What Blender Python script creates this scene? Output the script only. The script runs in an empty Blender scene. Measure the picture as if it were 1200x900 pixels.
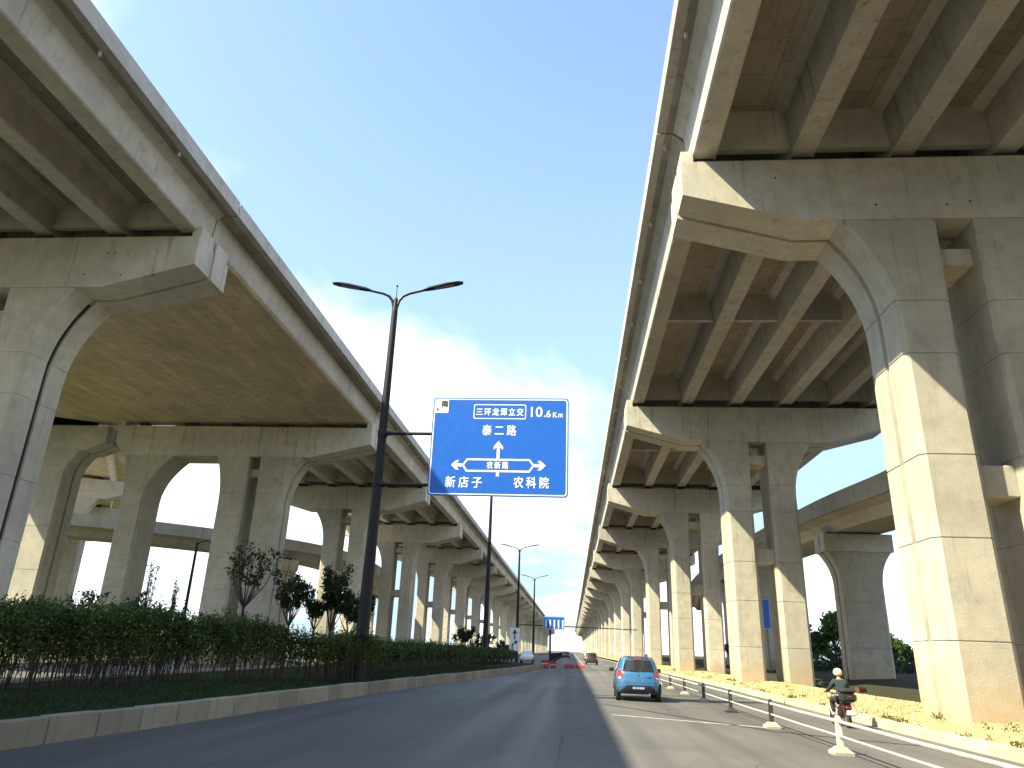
import bpy, bmesh, math, random
import numpy as np
from mathutils import Vector, Matrix
random.seed(7); np.random.seed(7)
S = bpy.context.scene
C = S.collection
R = math.radians
PI = math.pi

# ------------------------------------------------------------------ camera
cam_d = bpy.data.cameras.new('camera'); cam = bpy.data.objects.new('camera', cam_d); C.objects.link(cam)
CAM_H = 1.6
def _dir(px, py): return Vector((px - 600., -(py - 450.), -845.)).normalized()
_Y = _dir(670, 763); _Z = _dir(685, -1850); _Z = (_Z - _Y * _Z.dot(_Y)).normalized(); _X = _Y.cross(_Z)
_M = Matrix((_X, _Y, _Z)).to_4x4(); _M.translation = (0, 0, CAM_H)
cam.matrix_world = _M
cam_d.sensor_width = 36; cam_d.lens = 845 / 1200 * 36
cam_d.clip_start = .1; cam_d.clip_end = 6000
S.camera = cam

# ------------------------------------------------------------------ light
SUN = Vector((-1.0, -.55, 1.26)).normalized()          # towards the sun
w = bpy.data.worlds.new('World'); S.world = w; w.use_nodes = True
nt = w.node_tree; N = nt.nodes; L = nt.links; N.clear()
out = N.new('ShaderNodeOutputWorld'); bg = N.new('ShaderNodeBackground'); bg.inputs[1].default_value = .15
sky = N.new('ShaderNodeTexSky'); sky.sky_type = 'NISHITA'; sky.sun_disc = False
sky.sun_elevation = math.asin(SUN.z); sky.sun_rotation = math.atan2(SUN.x, SUN.y)
sky.air_density = 1.0; sky.dust_density = .6; sky.ozone_density = .5
tc = N.new('ShaderNodeTexCoord')
sep = N.new('ShaderNodeSeparateXYZ'); L.new(tc.outputs['Generated'], sep.inputs[0])
def mth(op, a, b=None, clamp=False):
    n = N.new('ShaderNodeMath'); n.operation = op; n.use_clamp = clamp
    for i, v in enumerate((a, b)):
        if v is None: continue
        if isinstance(v, (int, float)): n.inputs[i].default_value = v
        else: L.new(v, n.inputs[i])
    return n.outputs[0]
zz = mth('ADD', mth('MAXIMUM', sep.outputs[2], 0), .22)
cmb = N.new('ShaderNodeCombineXYZ')
L.new(mth('DIVIDE', sep.outputs[0], zz), cmb.inputs[0]); L.new(mth('DIVIDE', sep.outputs[1], zz), cmb.inputs[1])
cmb.inputs[2].default_value = 0
mp = N.new('ShaderNodeMapping'); L.new(cmb.outputs[0], mp.inputs[0]); mp.inputs[1].default_value = (6.45, 3.25, 0); mp.inputs[3].default_value = (.9, .75, 1)
n1 = N.new('ShaderNodeTexNoise'); n1.inputs['Scale'].default_value = .8; n1.inputs['Detail'].default_value = 9; n1.inputs['Roughness'].default_value = .56
n1.inputs['Distortion'].default_value = .35
L.new(mp.outputs[0], n1.inputs['Vector'])
lo_ = N.new('ShaderNodeMapRange'); lo_.interpolation_type = 'SMOOTHSTEP'           # more cloud and haze low down
for i_, v_ in enumerate((.28, .47, .115, .0)): lo_.inputs[i_ + 1].default_value = v_
L.new(sep.outputs[2], lo_.inputs[0]); low = lo_.outputs[0]
cl = mth('ADD', n1.outputs[0], low)
rmp = N.new('ShaderNodeMapRange'); rmp.interpolation_type = 'SMOOTHSTEP'
rmp.inputs[1].default_value = .515; rmp.inputs[2].default_value = .66; rmp.inputs[4].default_value = .85
L.new(cl, rmp.inputs[0])
mix = N.new('ShaderNodeMix'); mix.data_type = 'RGBA'
hz = N.new('ShaderNodeMapRange'); hz.interpolation_type = 'SMOOTHSTEP'              # pale summer haze towards the horizon
for i_, v_ in enumerate((.02, .85, .90, .0)): hz.inputs[i_ + 1].default_value = v_
L.new(sep.outputs[2], hz.inputs[0])
hm = N.new('ShaderNodeMix'); hm.data_type = 'RGBA'; L.new(hz.outputs[0], hm.inputs[0]); L.new(sky.outputs[0], hm.inputs[6]); hm.inputs[7].default_value = (1.35, 2.0, 2.5, 1)
L.new(rmp.outputs[0], mix.inputs[0]); L.new(hm.outputs[2], mix.inputs[6]); mix.inputs[7].default_value = (4.4, 4.5, 4.65, 1)
L.new(mix.outputs[2], bg.inputs[0]); L.new(bg.outputs[0], out.inputs[0])
sd = bpy.data.lights.new('sun', 'SUN'); sd.energy = 5.0; sd.angle = R(.55); sd.color = (1, .89, .61)
so = bpy.data.objects.new('sun', sd); C.objects.link(so); so.rotation_euler = SUN.to_track_quat('Z', 'Y').to_euler(); so.location = (-20, -20, 60)
S.view_settings.view_transform = 'Standard'; S.view_settings.look = 'None'; S.view_settings.gamma = 1; S.view_settings.use_curve_mapping = False
S.view_settings.exposure = 1.5
S.render.engine = 'CYCLES'
S.cycles.max_bounces = 7; S.cycles.diffuse_bounces = 4

# ------------------------------------------------------------------ materials
def newmat(name):
    m = bpy.data.materials.new(name); m.use_nodes = True
    return m, m.node_tree.nodes, m.node_tree.links, m.node_tree.nodes['Principled BSDF']
def plain(name, col, rough=.6, metal=0, spec=.5, emit=None, var=0.0):
    m, n, l, b = newmat(name)
    b.inputs['Base Color'].default_value = (*col, 1); b.inputs['Roughness'].default_value = rough; b.inputs['Metallic'].default_value = metal
    b.inputs['Specular IOR Level'].default_value = spec
    if var:
        g = n.new('ShaderNodeNewGeometry'); no = n.new('ShaderNodeTexNoise'); no.inputs['Scale'].default_value = 6; no.inputs['Detail'].default_value = 6
        l.new(g.outputs['Position'], no.inputs['Vector'])
        mr = n.new('ShaderNodeMapRange'); mr.inputs[1].default_value = .3; mr.inputs[2].default_value = .7; mr.inputs[3].default_value = 1 - var; mr.inputs[4].default_value = 1 + var
        l.new(no.outputs[0], mr.inputs[0])
        mx = n.new('ShaderNodeMix'); mx.data_type = 'RGBA'; mx.blend_type = 'MULTIPLY'; mx.inputs[0].default_value = 1
        mx.inputs[6].default_value = (*col, 1); l.new(mr.outputs[0], mx.inputs[7]); l.new(mx.outputs[2], b.inputs['Base Color'])
        mr2 = n.new('ShaderNodeMapRange'); mr2.inputs[3].default_value = max(0, rough - .15); mr2.inputs[4].default_value = min(1, rough + .15)
        l.new(no.outputs[0], mr2.inputs[0]); l.new(mr2.outputs[0], b.inputs['Roughness'])
    return m
def noise(n, l, vec, scale, detail=5, rough=.55):
    t = n.new('ShaderNodeTexNoise'); t.inputs['Scale'].default_value = scale; t.inputs['Detail'].default_value = detail; t.inputs['Roughness'].default_value = rough
    l.new(vec, t.inputs['Vector']); return t.outputs[0]
def remap(n, l, v, a, b, c, d):
    t = n.new('ShaderNodeMapRange'); t.interpolation_type = 'SMOOTHSTEP'
    for i, x in enumerate((a, b, c, d)): t.inputs[i + 1].default_value = x
    l.new(v, t.inputs[0]); return t.outputs[0]
def mul(n, l, a, b):
    t = n.new('ShaderNodeMath'); t.operation = 'MULTIPLY'
    for i, x in enumerate((a, b)):
        if isinstance(x, (int, float)): t.inputs[i].default_value = x
        else: l.new(x, t.inputs[i])
    return t.outputs[0]
def mixc(n, l, fac, a, b, mode='MIX'):
    t = n.new('ShaderNodeMix'); t.data_type = 'RGBA'; t.blend_type = mode
    if isinstance(fac, (int, float)): t.inputs[0].default_value = fac
    else: l.new(fac, t.inputs[0])
    for i, x in ((6, a), (7, b)):
        if isinstance(x, tuple): t.inputs[i].default_value = (*x, 1)
        else: l.new(x, t.inputs[i])
    return t.outputs[2]
def mapped(n, l, vec, sc):
    t = n.new('ShaderNodeMapping'); t.inputs[3].default_value = sc; l.new(vec, t.inputs[0]); return t.outputs[0]
def concrete(name, base, dark=(.16, .14, .11), stain=.6, planks=None, panel=None, bump=.35, splash=False, leak=False, grain=.4):
    m, n, l, b = newmat(name)
    pos = n.new('ShaderNodeNewGeometry').outputs['Position']
    big = noise(n, l, pos, .28, 6, .6); mid = noise(n, l, pos, 1.9, 8, .65); fine = noise(n, l, pos, 22, 6, .6)
    streak = noise(n, l, mapped(n, l, pos, (2.6, 2.6, .16)), 1.3, 7, .62)
    thin = noise(n, l, mapped(n, l, pos, (9, 9, .22)), 1.0, 5, .6)
    c = mixc(n, l, remap(n, l, big, .3, .7, 0, 1), tuple(x * .84 for x in base), tuple(min(1, x * 1.1) for x in base))
    c = mixc(n, l, remap(n, l, mid, .38, .72, 0, .6), c, tuple(x * .66 for x in base))
    pale = noise(n, l, mapped(n, l, pos, (1, 1, .6)), .9, 9, .72); c = mixc(n, l, remap(n, l, pale, .58, .72, 0, .4), c, tuple(min(1, x * 1.3) for x in base))
    blot = noise(n, l, pos, .75, 9, .75); c = mixc(n, l, mul(n, l, remap(n, l, blot, .57, .7, 0, .55), stain), c, tuple(x * 1.25 for x in dark))
    c = mixc(n, l, mul(n, l, remap(n, l, streak, .56, .78, 0, 1), stain), c, dark)
    c = mixc(n, l, mul(n, l, remap(n, l, thin, .60, .78, 0, 1), stain * .55), c, tuple(x * .9 for x in dark))
    c = mixc(n, l, remap(n, l, fine, .3, .7, 0, .22), c, tuple(x * .6 for x in base))
    oi = n.new('ShaderNodeObjectInfo')
    rv = remap(n, l, oi.outputs['Random'], 0, 1, .84, 1.1)
    c = mixc(n, l, 1.0, c, rv, 'MULTIPLY')
    hgt = fine
    if planks:      # board-marked soffit: planks run along the span
        sw = n.new('ShaderNodeSeparateXYZ'); l.new(pos, sw.inputs[0]); cb = n.new('ShaderNodeCombineXYZ')
        l.new(sw.outputs[1], cb.inputs[0]); l.new(sw.outputs[0], cb.inputs[1])
        bt = n.new('ShaderNodeTexBrick'); bt.inputs['Scale'].default_value = 1; bt.inputs['Brick Width'].default_value = planks[1]; bt.inputs['Row Height'].default_value = planks[0]
        bt.inputs['Mortar Size'].default_value = .012; bt.inputs['Mortar Smooth'].default_value = .3; bt.offset = .37
        bt.inputs['Color1'].default_value = (.82, .79, .75, 1); bt.inputs['Color2'].default_value = (1.08, 1.05, .98, 1); bt.inputs['Mortar'].default_value = (.38, .34, .28, 1)
        l.new(cb.outputs[0], bt.inputs['Vector']); c = mixc(n, l, .8, c, bt.outputs['Color'], 'MULTIPLY')
        gr = noise(n, l, mapped(n, l, pos, (14, .5, 1)), 1, 5, .6); c = mixc(n, l, remap(n, l, gr, .5, .75, 0, grain), c, dark)
    if leak:        # water runs down from the bearing shelf
        sw = n.new('ShaderNodeSeparateXYZ'); l.new(pos, sw.inputs[0])
        runs = noise(n, l, mapped(n, l, pos, (2.7, .5, .045)), 1.0, 8, .72)
        c = mixc(n, l, mul(n, l, remap(n, l, runs, .54, .74, 0, .75), remap(n, l, sw.outputs[2], 14.0, 16.0, .25, 1)), c, (.13, .115, .09))
    if splash:      # soil splashed on the foot of the piers
        sw = n.new('ShaderNodeSeparateXYZ'); l.new(pos, sw.inputs[0])
        ht = n.new('ShaderNodeMath'); ht.operation = 'ADD'; l.new(sw.outputs[2], ht.inputs[0]); l.new(mul(n, l, mid, -2.2), ht.inputs[1])
        c = mixc(n, l, remap(n, l, ht.outputs[0], -.9, .8, .6, 0), c, (.42, .30, .17))
    l.new(c, b.inputs['Base Color']); b.inputs['Roughness'].default_value = .88; b.inputs['Specular IOR Level'].default_value = .25
    bp = n.new('ShaderNodeBump'); bp.inputs['Strength'].default_value = bump; bp.inputs['Distance'].default_value = .02
    ad = n.new('ShaderNodeMath'); ad.operation = 'ADD'; l.new(fine, ad.inputs[0]); l.new(mid, ad.inputs[1])
    l.new(ad.outputs[0], bp.inputs['Height']); l.new(bp.outputs[0], b.inputs['Normal'])
    return m
M = {}
M['pier'] = concrete('pier_concrete', (.50, .478, .40), dark=(.15, .14, .12), stain=.6, splash=True)
M['cap'] = concrete('cap_concrete', (.50, .482, .415), dark=(.13, .12, .105), stain=.75, leak=True)
M['girder'] = concrete('girder_concrete', (.50, .48, .425), dark=(.12, .115, .10), stain=.85)
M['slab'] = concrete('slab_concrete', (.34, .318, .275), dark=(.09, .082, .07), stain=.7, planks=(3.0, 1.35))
M['parapet'] = concrete('parapet_concrete', (.45, .44, .41), dark=(.12, .115, .10), stain=.7)
M['soffit'] = concrete('board_marked_soffit', (.66, .585, .45), dark=(.2, .16, .11), stain=.5, planks=(.62, 2.5), grain=.22)
M['rough'] = concrete('rough_web_concrete', (.42, .40, .36), stain=.75, bump=1.0)
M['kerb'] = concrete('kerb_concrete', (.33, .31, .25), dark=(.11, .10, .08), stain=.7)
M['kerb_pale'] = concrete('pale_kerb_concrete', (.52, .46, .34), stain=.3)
M['rubber'] = plain('bearing_rubber', (.03, .03, .03), .8)
def ground_mat(name, a, b_, scale, bump=.4, third=None):
    m, n, l, b = newmat(name); pos = n.new('ShaderNodeNewGeometry').outputs['Position']
    f1 = noise(n, l, pos, scale, 8, .65); f2 = noise(n, l, pos, scale * 14, 5, .6)
    c = mixc(n, l, remap(n, l, f1, .35, .68, 0, 1), a, b_)
    if third: c = mixc(n, l, remap(n, l, f2, .5, .72, 0, .8), c, third)
    l.new(c, b.inputs['Base Color']); b.inputs['Roughness'].default_value = .95; b.inputs['Specular IOR Level'].default_value = .15
    bp = n.new('ShaderNodeBump'); bp.inputs['Strength'].default_value = bump; bp.inputs['Distance'].default_value = .05
    l.new(f2, bp.inputs['Height']); l.new(bp.outputs[0], b.inputs['Normal']); return m
M['ground'] = ground_mat('bare_soil_and_weeds', (.10, .085, .055), (.06, .085, .03), .12, .5, (.05, .045, .03))
M['soil'] = ground_mat('dark_planted_soil', (.035, .03, .02), (.03, .04, .016), .5, .6, (.015, .016, .009))
M['gravel'] = ground_mat('gravel_bed', (.36, .265, .135), (.44, .34, .19), 1.2, 1.0, (.16, .12, .07))
M['turf'] = ground_mat('turf', (.014, .028, .008), (.02, .042, .011), .9, .8, (.018, .03, .01))
def asphalt():
    m, n, l, b = newmat('asphalt'); pos = n.new('ShaderNodeNewGeometry').outputs['Position']
    lanes = noise(n, l, mapped(n, l, pos, (1.1, .02, 1)), 1, 3, .5); big = noise(n, l, pos, .16, 6, .6); grit = noise(n, l, pos, 60, 3, .6)
    pat = noise(n, l, mapped(n, l, pos, (.8, .22, 1)), 1.4, 8, .7)
    c = mixc(n, l, remap(n, l, big, .3, .7, 0, 1), (.085, .086, .088), (.125, .124, .121))
    c = mixc(n, l, remap(n, l, lanes, .42, .66, 0, .55), c, (.050, .051, .054))
    c = mixc(n, l, remap(n, l, pat, .52, .8, 0, .45), c, (.17, .166, .155))
    c = mixc(n, l, remap(n, l, grit, .4, .7, 0, .4), c, (.15, .145, .135))
    wob = n.new('ShaderNodeMixRGB'); wob.inputs[0].default_value = .06; l.new(mapped(n, l, pos, (1, .6, 1)), wob.inputs[1])
    nz = n.new('ShaderNodeTexNoise'); nz.inputs['Scale'].default_value = 1.1; nz.inputs['Detail'].default_value = 7; l.new(pos, nz.inputs['Vector']); l.new(nz.outputs['Color'], wob.inputs[2])
    vo = n.new('ShaderNodeTexVoronoi'); vo.feature = 'DISTANCE_TO_EDGE'; vo.inputs['Scale'].default_value = .32; l.new(wob.outputs[0], vo.inputs['Vector'])
    msk = noise(n, l, pos, .11, 3)
    c = mixc(n, l, mul(n, l, remap(n, l, vo.outputs[0], .001, .006, .85, 0), remap(n, l, msk, .47, .58, 0, 1)), c, (.028, .028, .028))
    vp = n.new('ShaderNodeTexVoronoi'); vp.distance = 'CHEBYCHEV'; vp.inputs['Scale'].default_value = .10; vp.inputs['Randomness'].default_value = .9; l.new(mapped(n, l, pos, (1.5, .5, 1)), vp.inputs['Vector'])
    vc = n.new('ShaderNodeSeparateColor'); l.new(vp.outputs['Color'], vc.inputs[0])
    c = mixc(n, l, 1.0, c, remap(n, l, vc.outputs[0], 0, 1, .82, 1.12), 'MULTIPLY')
    spots = noise(n, l, pos, 2.3, 4, .7); c = mixc(n, l, remap(n, l, spots, .66, .76, 0, .7), c, (.035, .035, .036))
    l.new(c, b.inputs['Base Color']); b.inputs['Specular IOR Level'].default_value = .35
    l.new(remap(n, l, lanes, .35, .7, .78, .55), b.inputs['Roughness'])
    bp = n.new('ShaderNodeBump'); bp.inputs['Strength'].default_value = .35; bp.inputs['Distance'].default_value = .01
    l.new(grit, bp.inputs['Height']); l.new(bp.outputs[0], b.inputs['Normal']); return m
M['asphalt'] = asphalt()
def leafmat(name, a, b_, trans=.25):
    m, n, l, b = newmat(name); g = n.new('ShaderNodeNewGeometry')
    f = noise(n, l, g.outputs['Position'], 1.6, 4); ri = n.new('ShaderNodeMath'); ri.operation = 'ADD'
    l.new(f, ri.inputs[0]); l.new(mul(n, l, g.outputs['Random Per Island'], .5), ri.inputs[1])
    c = mixc(n, l, remap(n, l, ri.outputs[0], .4, 1.05, 0, 1), a, b_)
    l.new(c, b.inputs['Base Color']); b.inputs['Roughness'].default_value = .5; b.inputs['Specular IOR Level'].default_value = .35
    t = n.new('ShaderNodeBsdfTranslucent'); l.new(c, t.inputs[0]); ms = n.new('ShaderNodeMixShader'); ms.inputs[0].default_value = trans
    o = [x for x in n if x.type == 'OUTPUT_MATERIAL'][0]
    l.new(b.outputs[0], ms.inputs[1]); l.new(t.outputs[0], ms.inputs[2]); l.new(ms.outputs[0], o.inputs[0]); return m
M['hedge'] = leafmat('hedge_leaves', (.016, .032, .009), (.11, .165, .035))
M['leaf_dark'] = leafmat('dark_glossy_leaves', (.015, .026, .01), (.04, .07, .02))
M['leaf_light'] = leafmat('light_green_leaves', (.06, .12, .02), (.13, .2, .04), .4)
M['leaf_tree'] = leafmat('tree_leaves', (.04, .08, .015), (.10, .16, .03), .35)
M['grass'] = leafmat('grass_blades', (.014, .032, .008), (.03, .058, .013))
M['bark'] = plain('bark', (.06, .045, .035), .9, var=.3)
M['pole'] = plain('dark_painted_steel', (.012, .013, .017), .5, spec=.3, var=.15)
M['pole_grey'] = plain('grey_painted_steel', (.16, .165, .17), .5, var=.15)
M['blue'] = plain('blue_sign_sheeting', (.006, .115, .55), .38, var=.04)
M['white'] = plain('white_sheeting', (.82, .84, .85), .4)
M['black'] = plain('black_sheeting', (.02, .02, .02), .45)
M['paint'] = plain('worn_road_paint', (.55, .53, .47), .7, var=.25)
M['rail_white'] = plain('white_rail_paint', (.50, .49, .45), .55, var=.25)
M['rail_dark'] = plain('dark_post_paint', (.035, .035, .035), .5, var=.2)
M['base_cream'] = concrete('cream_post_base', (.42, .39, .31), stain=.4)
M['red'] = plain('red_plastic', (.34, .035, .03), .55, var=.2)
M['tar'] = plain('crack_sealing_tar', (.02, .02, .02), .6)  # near-black colour of the diagonal line on the lane
M['stone'] = plain('gravel_stone', (.43, .325, .17), .9, var=.35)

# ------------------------------------------------------------------ helpers
class MB:
    def __init__(s): s.v = []; s.f = []
    def add(s, vs, fs):
        o = len(s.v); s.v += [tuple(p) for p in vs]; s.f += [tuple(i + o for i in f) for f in fs]; return s
    def box(s, x0, x1, y0, y1, z0, z1, bev=0):
        if bev:
            b = bev; P = []
            for z, i in ((z0, b), (z0 + b, 0), (z1 - b, 0), (z1, b)):
                a0, a1, c0, c1 = x0 + i, x1 - i, y0 + i, y1 - i
                P.append([(a0 + b, c0, z), (a1 - b, c0, z), (a1, c0 + b, z), (a1, c1 - b, z), (a1 - b, c1, z), (a0 + b, c1, z), (a0, c1 - b, z), (a0, c0 + b, z)])
            return s.rings(P)
        v = [(x0, y0, z0), (x1, y0, z0), (x1, y1, z0), (x0, y1, z0), (x0, y0, z1), (x1, y0, z1), (x1, y1, z1), (x0, y1, z1)]
        return s.add(v, [(3, 2, 1, 0), (4, 5, 6, 7), (0, 1, 5, 4), (1, 2, 6, 5), (2, 3, 7, 6), (3, 0, 4, 7)])
    def rings(s, P, cap=True, closed=True):
        n = len(P[0]); vs = [p for r in P for p in r]; fs = []
        for i in range(len(P) - 1):
            for j in range(n if closed else n - 1):
                k = (j + 1) % n; fs.append((i * n + j, i * n + k, (i + 1) * n + k, (i + 1) * n + j))
        if cap: fs.append(tuple(reversed(range(n)))); fs.append(tuple(range((len(P) - 1) * n, len(P) * n)))
        return s.add(vs, fs)
    def prism_y(s, prof, y0, y1):        # prof: (x,z), counter-clockwise seen from -Y
        return s.rings([[(x, y0, z) for x, z in prof], [(x, y1, z) for x, z in prof]][::-1])
    def tube(s, pts, rad, n=8, cap=True):
        P = []; pts = [Vector(p) for p in pts]
        if isinstance(rad, (int, float)): rad = [rad] * len(pts)
        up = Vector((0, 0, 1)); 
        for i, p in enumerate(pts):
            d = (pts[min(i + 1, len(pts) - 1)] - pts[max(i - 1, 0)]).normalized()
            a = d.cross(up); 
            if a.length < .05: a = d.cross(Vector((0, 1, 0)))
            a.normalize(); b = a.cross(d)
            P.append([p + (a * math.cos(2 * PI * k / n) + b * math.sin(2 * PI * k / n)) * rad[i] for k in range(n)])
        return s.rings([list(reversed(r)) for r in P] if False else P, cap)
    def lathe(s, prof, n=16, c=(0, 0, 0), axis='z'):
        P = []
        for r, h in prof:
            ring = []
            for k in range(n):
                a = 2 * PI * k / n; u, v = r * math.cos(a), r * math.sin(a)
                ring.append((c[0] + u, c[1] + v, c[2] + h) if axis == 'z' else (c[0] + h, c[1] + u, c[2] + v))
            P.append(ring)
        return s.rings(P)
    def mesh(s, name, fix=True):
        me = bpy.data.meshes.new(name); me.from_pydata(s.v, [], s.f)
        if fix:
            bm = bmesh.new(); bm.from_mesh(me); bmesh.ops.recalc_face_normals(bm, faces=bm.faces); bm.to_mesh(me); bm.free()
        me.update(); return me
    def build(s, name, mat, parent=None, smooth=False, loc=None):
        return obj(name, s.mesh(name), mat, parent, smooth, loc)
def obj(name, me, mat=None, parent=None, smooth=False, loc=None):
    if mat and not me.materials: me.materials.append(M[mat] if isinstance(mat, str) else mat)
    if smooth: me.polygons.foreach_set('use_smooth', [True] * len(me.polygons)); me.set_sharp_from_angle(angle=R(40))
    o = bpy.data.objects.new(name, me); C.objects.link(o)
    if parent: o.parent = parent
    if loc: o.location = loc
    return o
def tag(o, label=None, cat=None, group=None, kind=None):
    for k, v in (('label', label), ('category', cat), ('group', group), ('kind', kind)):
        if v: o[k] = v
    return o
def thing(name, label, cat, loc=(0, 0, 0), rz=0, group=None):
    o = bpy.data.objects.new(name, None); C.objects.link(o); o.location = loc; o.rotation_euler = (0, 0, rz); o.empty_display_size = .3
    return tag(o, label, cat, group)
def copy_tree(o, parent=None, keep=None):
    c = o.copy(); C.objects.link(c); c.parent = parent
    for ch in o.children: copy_tree(ch, c)
    return c
def lerp_tab(tab, t):
    if t <= tab[0][0]: return tab[0][1]
    for (a, u), (b, v) in zip(tab, tab[1:]):
        if t <= b: return u + (v - u) * (t - a) / (b - a)
    return tab[-1][1]
def leaf_mesh(name, pts, size, up=.3, aspect=.45, seed=1, fold=True):
    """one mesh of many small pointed leaves (4 verts each) at pts (n,3)"""
    rg = np.random.RandomState(seed); n = len(pts); d = rg.normal(size=(n, 3)); d[:, 2] += up; d /= np.linalg.norm(d, axis=1)[:, None]
    e = rg.normal(size=(n, 3)); e -= d * (e * d).sum(1)[:, None]; e /= np.linalg.norm(e, axis=1)[:, None]
    s = size * rg.uniform(.6, 1.35, (n, 1)); nn = np.cross(d, e)
    a = pts - d * s * .5; b = pts + e * s * aspect * .5 + nn * s * .12; c = pts + d * s * .5; f = pts - e * s * aspect * .5 + nn * s * .12
    V = np.stack([a, b, c, f], 1).reshape(-1, 3); I = np.arange(4 * n, dtype=np.int32)
    me = bpy.data.meshes.new(name); me.vertices.add(4 * n); me.vertices.foreach_set('co', V.astype(np.float32).ravel())
    me.loops.add(4 * n); me.loops.foreach_set('vertex_index', I); me.polygons.add(n)
    me.polygons.foreach_set('loop_start', np.arange(0, 4 * n, 4, dtype=np.int32)); me.update(calc_edges=True); me.validate(); return me

# ------------------------------------------------------------------ ground, road, kerbs
KERB = [(-30, -9.0), (0, -8.35), (10.7, -8.03), (14.5, -7.62), (23.3, -6.95), (32.6, -6.1), (42, -5.1), (52.3, -4.05), (62, -3.3), (72, -2.6)]
kx = lambda y: lerp_tab(KERB, y)
def sheet(name, pts_l, pts_r, z, mat, kind='structure'):
    m = MB(); n = len(pts_l)
    m.add([(x, y, z) for x, y in pts_l] + [(x, y, z) for x, y in pts_r], [(i, n + i, n + i + 1, i + 1) for i in range(n - 1)])
    o = m.build(name, mat); tag(o, kind=kind)
    return o
g = MB(); g.add([(-3000, -1500, -.06), (3000, -1500, -.06), (3000, 4500, -.06), (-3000, 4500, -.06)], [(0, 1, 2, 3)])
tag(g.build('ground', 'ground'), kind='structure')
ys = [-60, -30, 0, 10.7, 14.5, 23.3, 32.6, 42, 52.3, 62, 72]
sheet('road', [(kx(y) - .1, y) for y in ys] + [(-13.5, 72.01), (-13.5, 1500)], [(8.3, y) for y in ys] + [(8.3, 72.01), (8.3, 1500)], 0, 'asphalt')
sheet('service_road', [(-31, -60), (-31, 1500)], [(-14.0, -60), (-14.0, 1500)], -.02, 'asphalt')
# median: planted strip behind the kerb
med = MB(); P = []
for y in ys: P.append([(kx(y) - .2, y, .36), (kx(y) - 1.2, y, .40), (-11.5 if kx(y) < -6 else kx(y) - 4, y, .43), (-13.6, y, .40)])
med.rings(P, cap=False, closed=False); tag(med.build('planted_median', 'turf', smooth=True), kind='structure')
med = MB(); med.box(-13.6, -2.85, 72.0, 72.25, -.05, .40); med.box(-13.85, -13.6, -60, 72.2, -.05, .48)
tag(med.build('median_edging', 'kerb_pale'), kind='structure')
# kerb: single stones with open joints
def kerb_row(name, path, y0, y1, length, hgt, wid, side, mat, zb=-.05, ymax_single=1e9):
    bed = MB(); n = 40
    P = []
    for i in range(n + 1):
        y = y0 + (y1 - y0) * i / n; x = path(y); a, b = x + side * .03, x + side * (wid - .02)
        P.append([(a, y, zb), (b, y, zb), (b, y, hgt - .03), (a, y, hgt - .03)])
    bed.rings(P); root = bed.build(name, 'soil'); tag(root, kind='structure')
    m = MB(); m.box(0, wid, .008, length - .008, zb, hgt, .015); me = m.mesh('kerb_stone'); me.materials.append(M[mat])
    y = y0
    while y < y1 - .01 and y < ymax_single:
        o = obj('kerb_stone', me, None, root); xa, xb = path(y), path(y + length)
        o.location = (xa if side > 0 else xa - wid, y + random.uniform(-.004, .004), random.uniform(-.012, .012)); o.rotation_euler = (random.uniform(-.004, .004), 0, math.atan2(-(xb - xa), length) + random.uniform(-.004, .004)); y += length
    return root
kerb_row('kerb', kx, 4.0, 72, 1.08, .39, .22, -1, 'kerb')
RK = lambda y: 8.0 if y < 20 else 8.0 + min(.5, (y - 20) * .012)
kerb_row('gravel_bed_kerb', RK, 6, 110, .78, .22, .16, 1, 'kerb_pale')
sheet('footway_edge', [(8.45, 110), (8.45, 1200)], [(8.8, 110), (8.8, 1200)], .2, 'kerb_pale')
# gravel bed that slopes up to the piers, then soil under the viaduct
xs = [8.15, 8.5, 9, 9.8, 10.6, 11.2, 11.9]; zs = [.17, .24, .30, .36, .42, .40, .28]
gb = MB(); P = []
yy = [-40, -10, 5] + [6 + i * 1.5 for i in range(70)] + [130, 200, 400, 1200]
for y in yy: P.append([(x + (RK(y) - 8 if i == 0 else 0), y, z + (random.uniform(-.03, .03) if 0 < i else 0)) for i, (x, z) in enumerate(zip(xs, zs))])
gb.rings(P, cap=False, closed=False); tag(gb.build('gravel_bed', 'gravel', smooth=True), kind='structure')
xs = [11.7, 13, 15, 18, 22, 30, 60, 200]; zs = [.27, .2, .3, .6, .75, .8, .8, .5]
gb = MB(); P = []
for y in [-60, -20, 0, 10, 20, 30, 40, 50, 60, 80, 100, 140, 250, 1200]: P.append([(x, y, z + random.uniform(-.05, .05)) for x, z in zip(xs, zs)])
gb.rings(P, cap=False, closed=False); tag(gb.build('planted_soil', 'soil', smooth=True), kind='structure')
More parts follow.
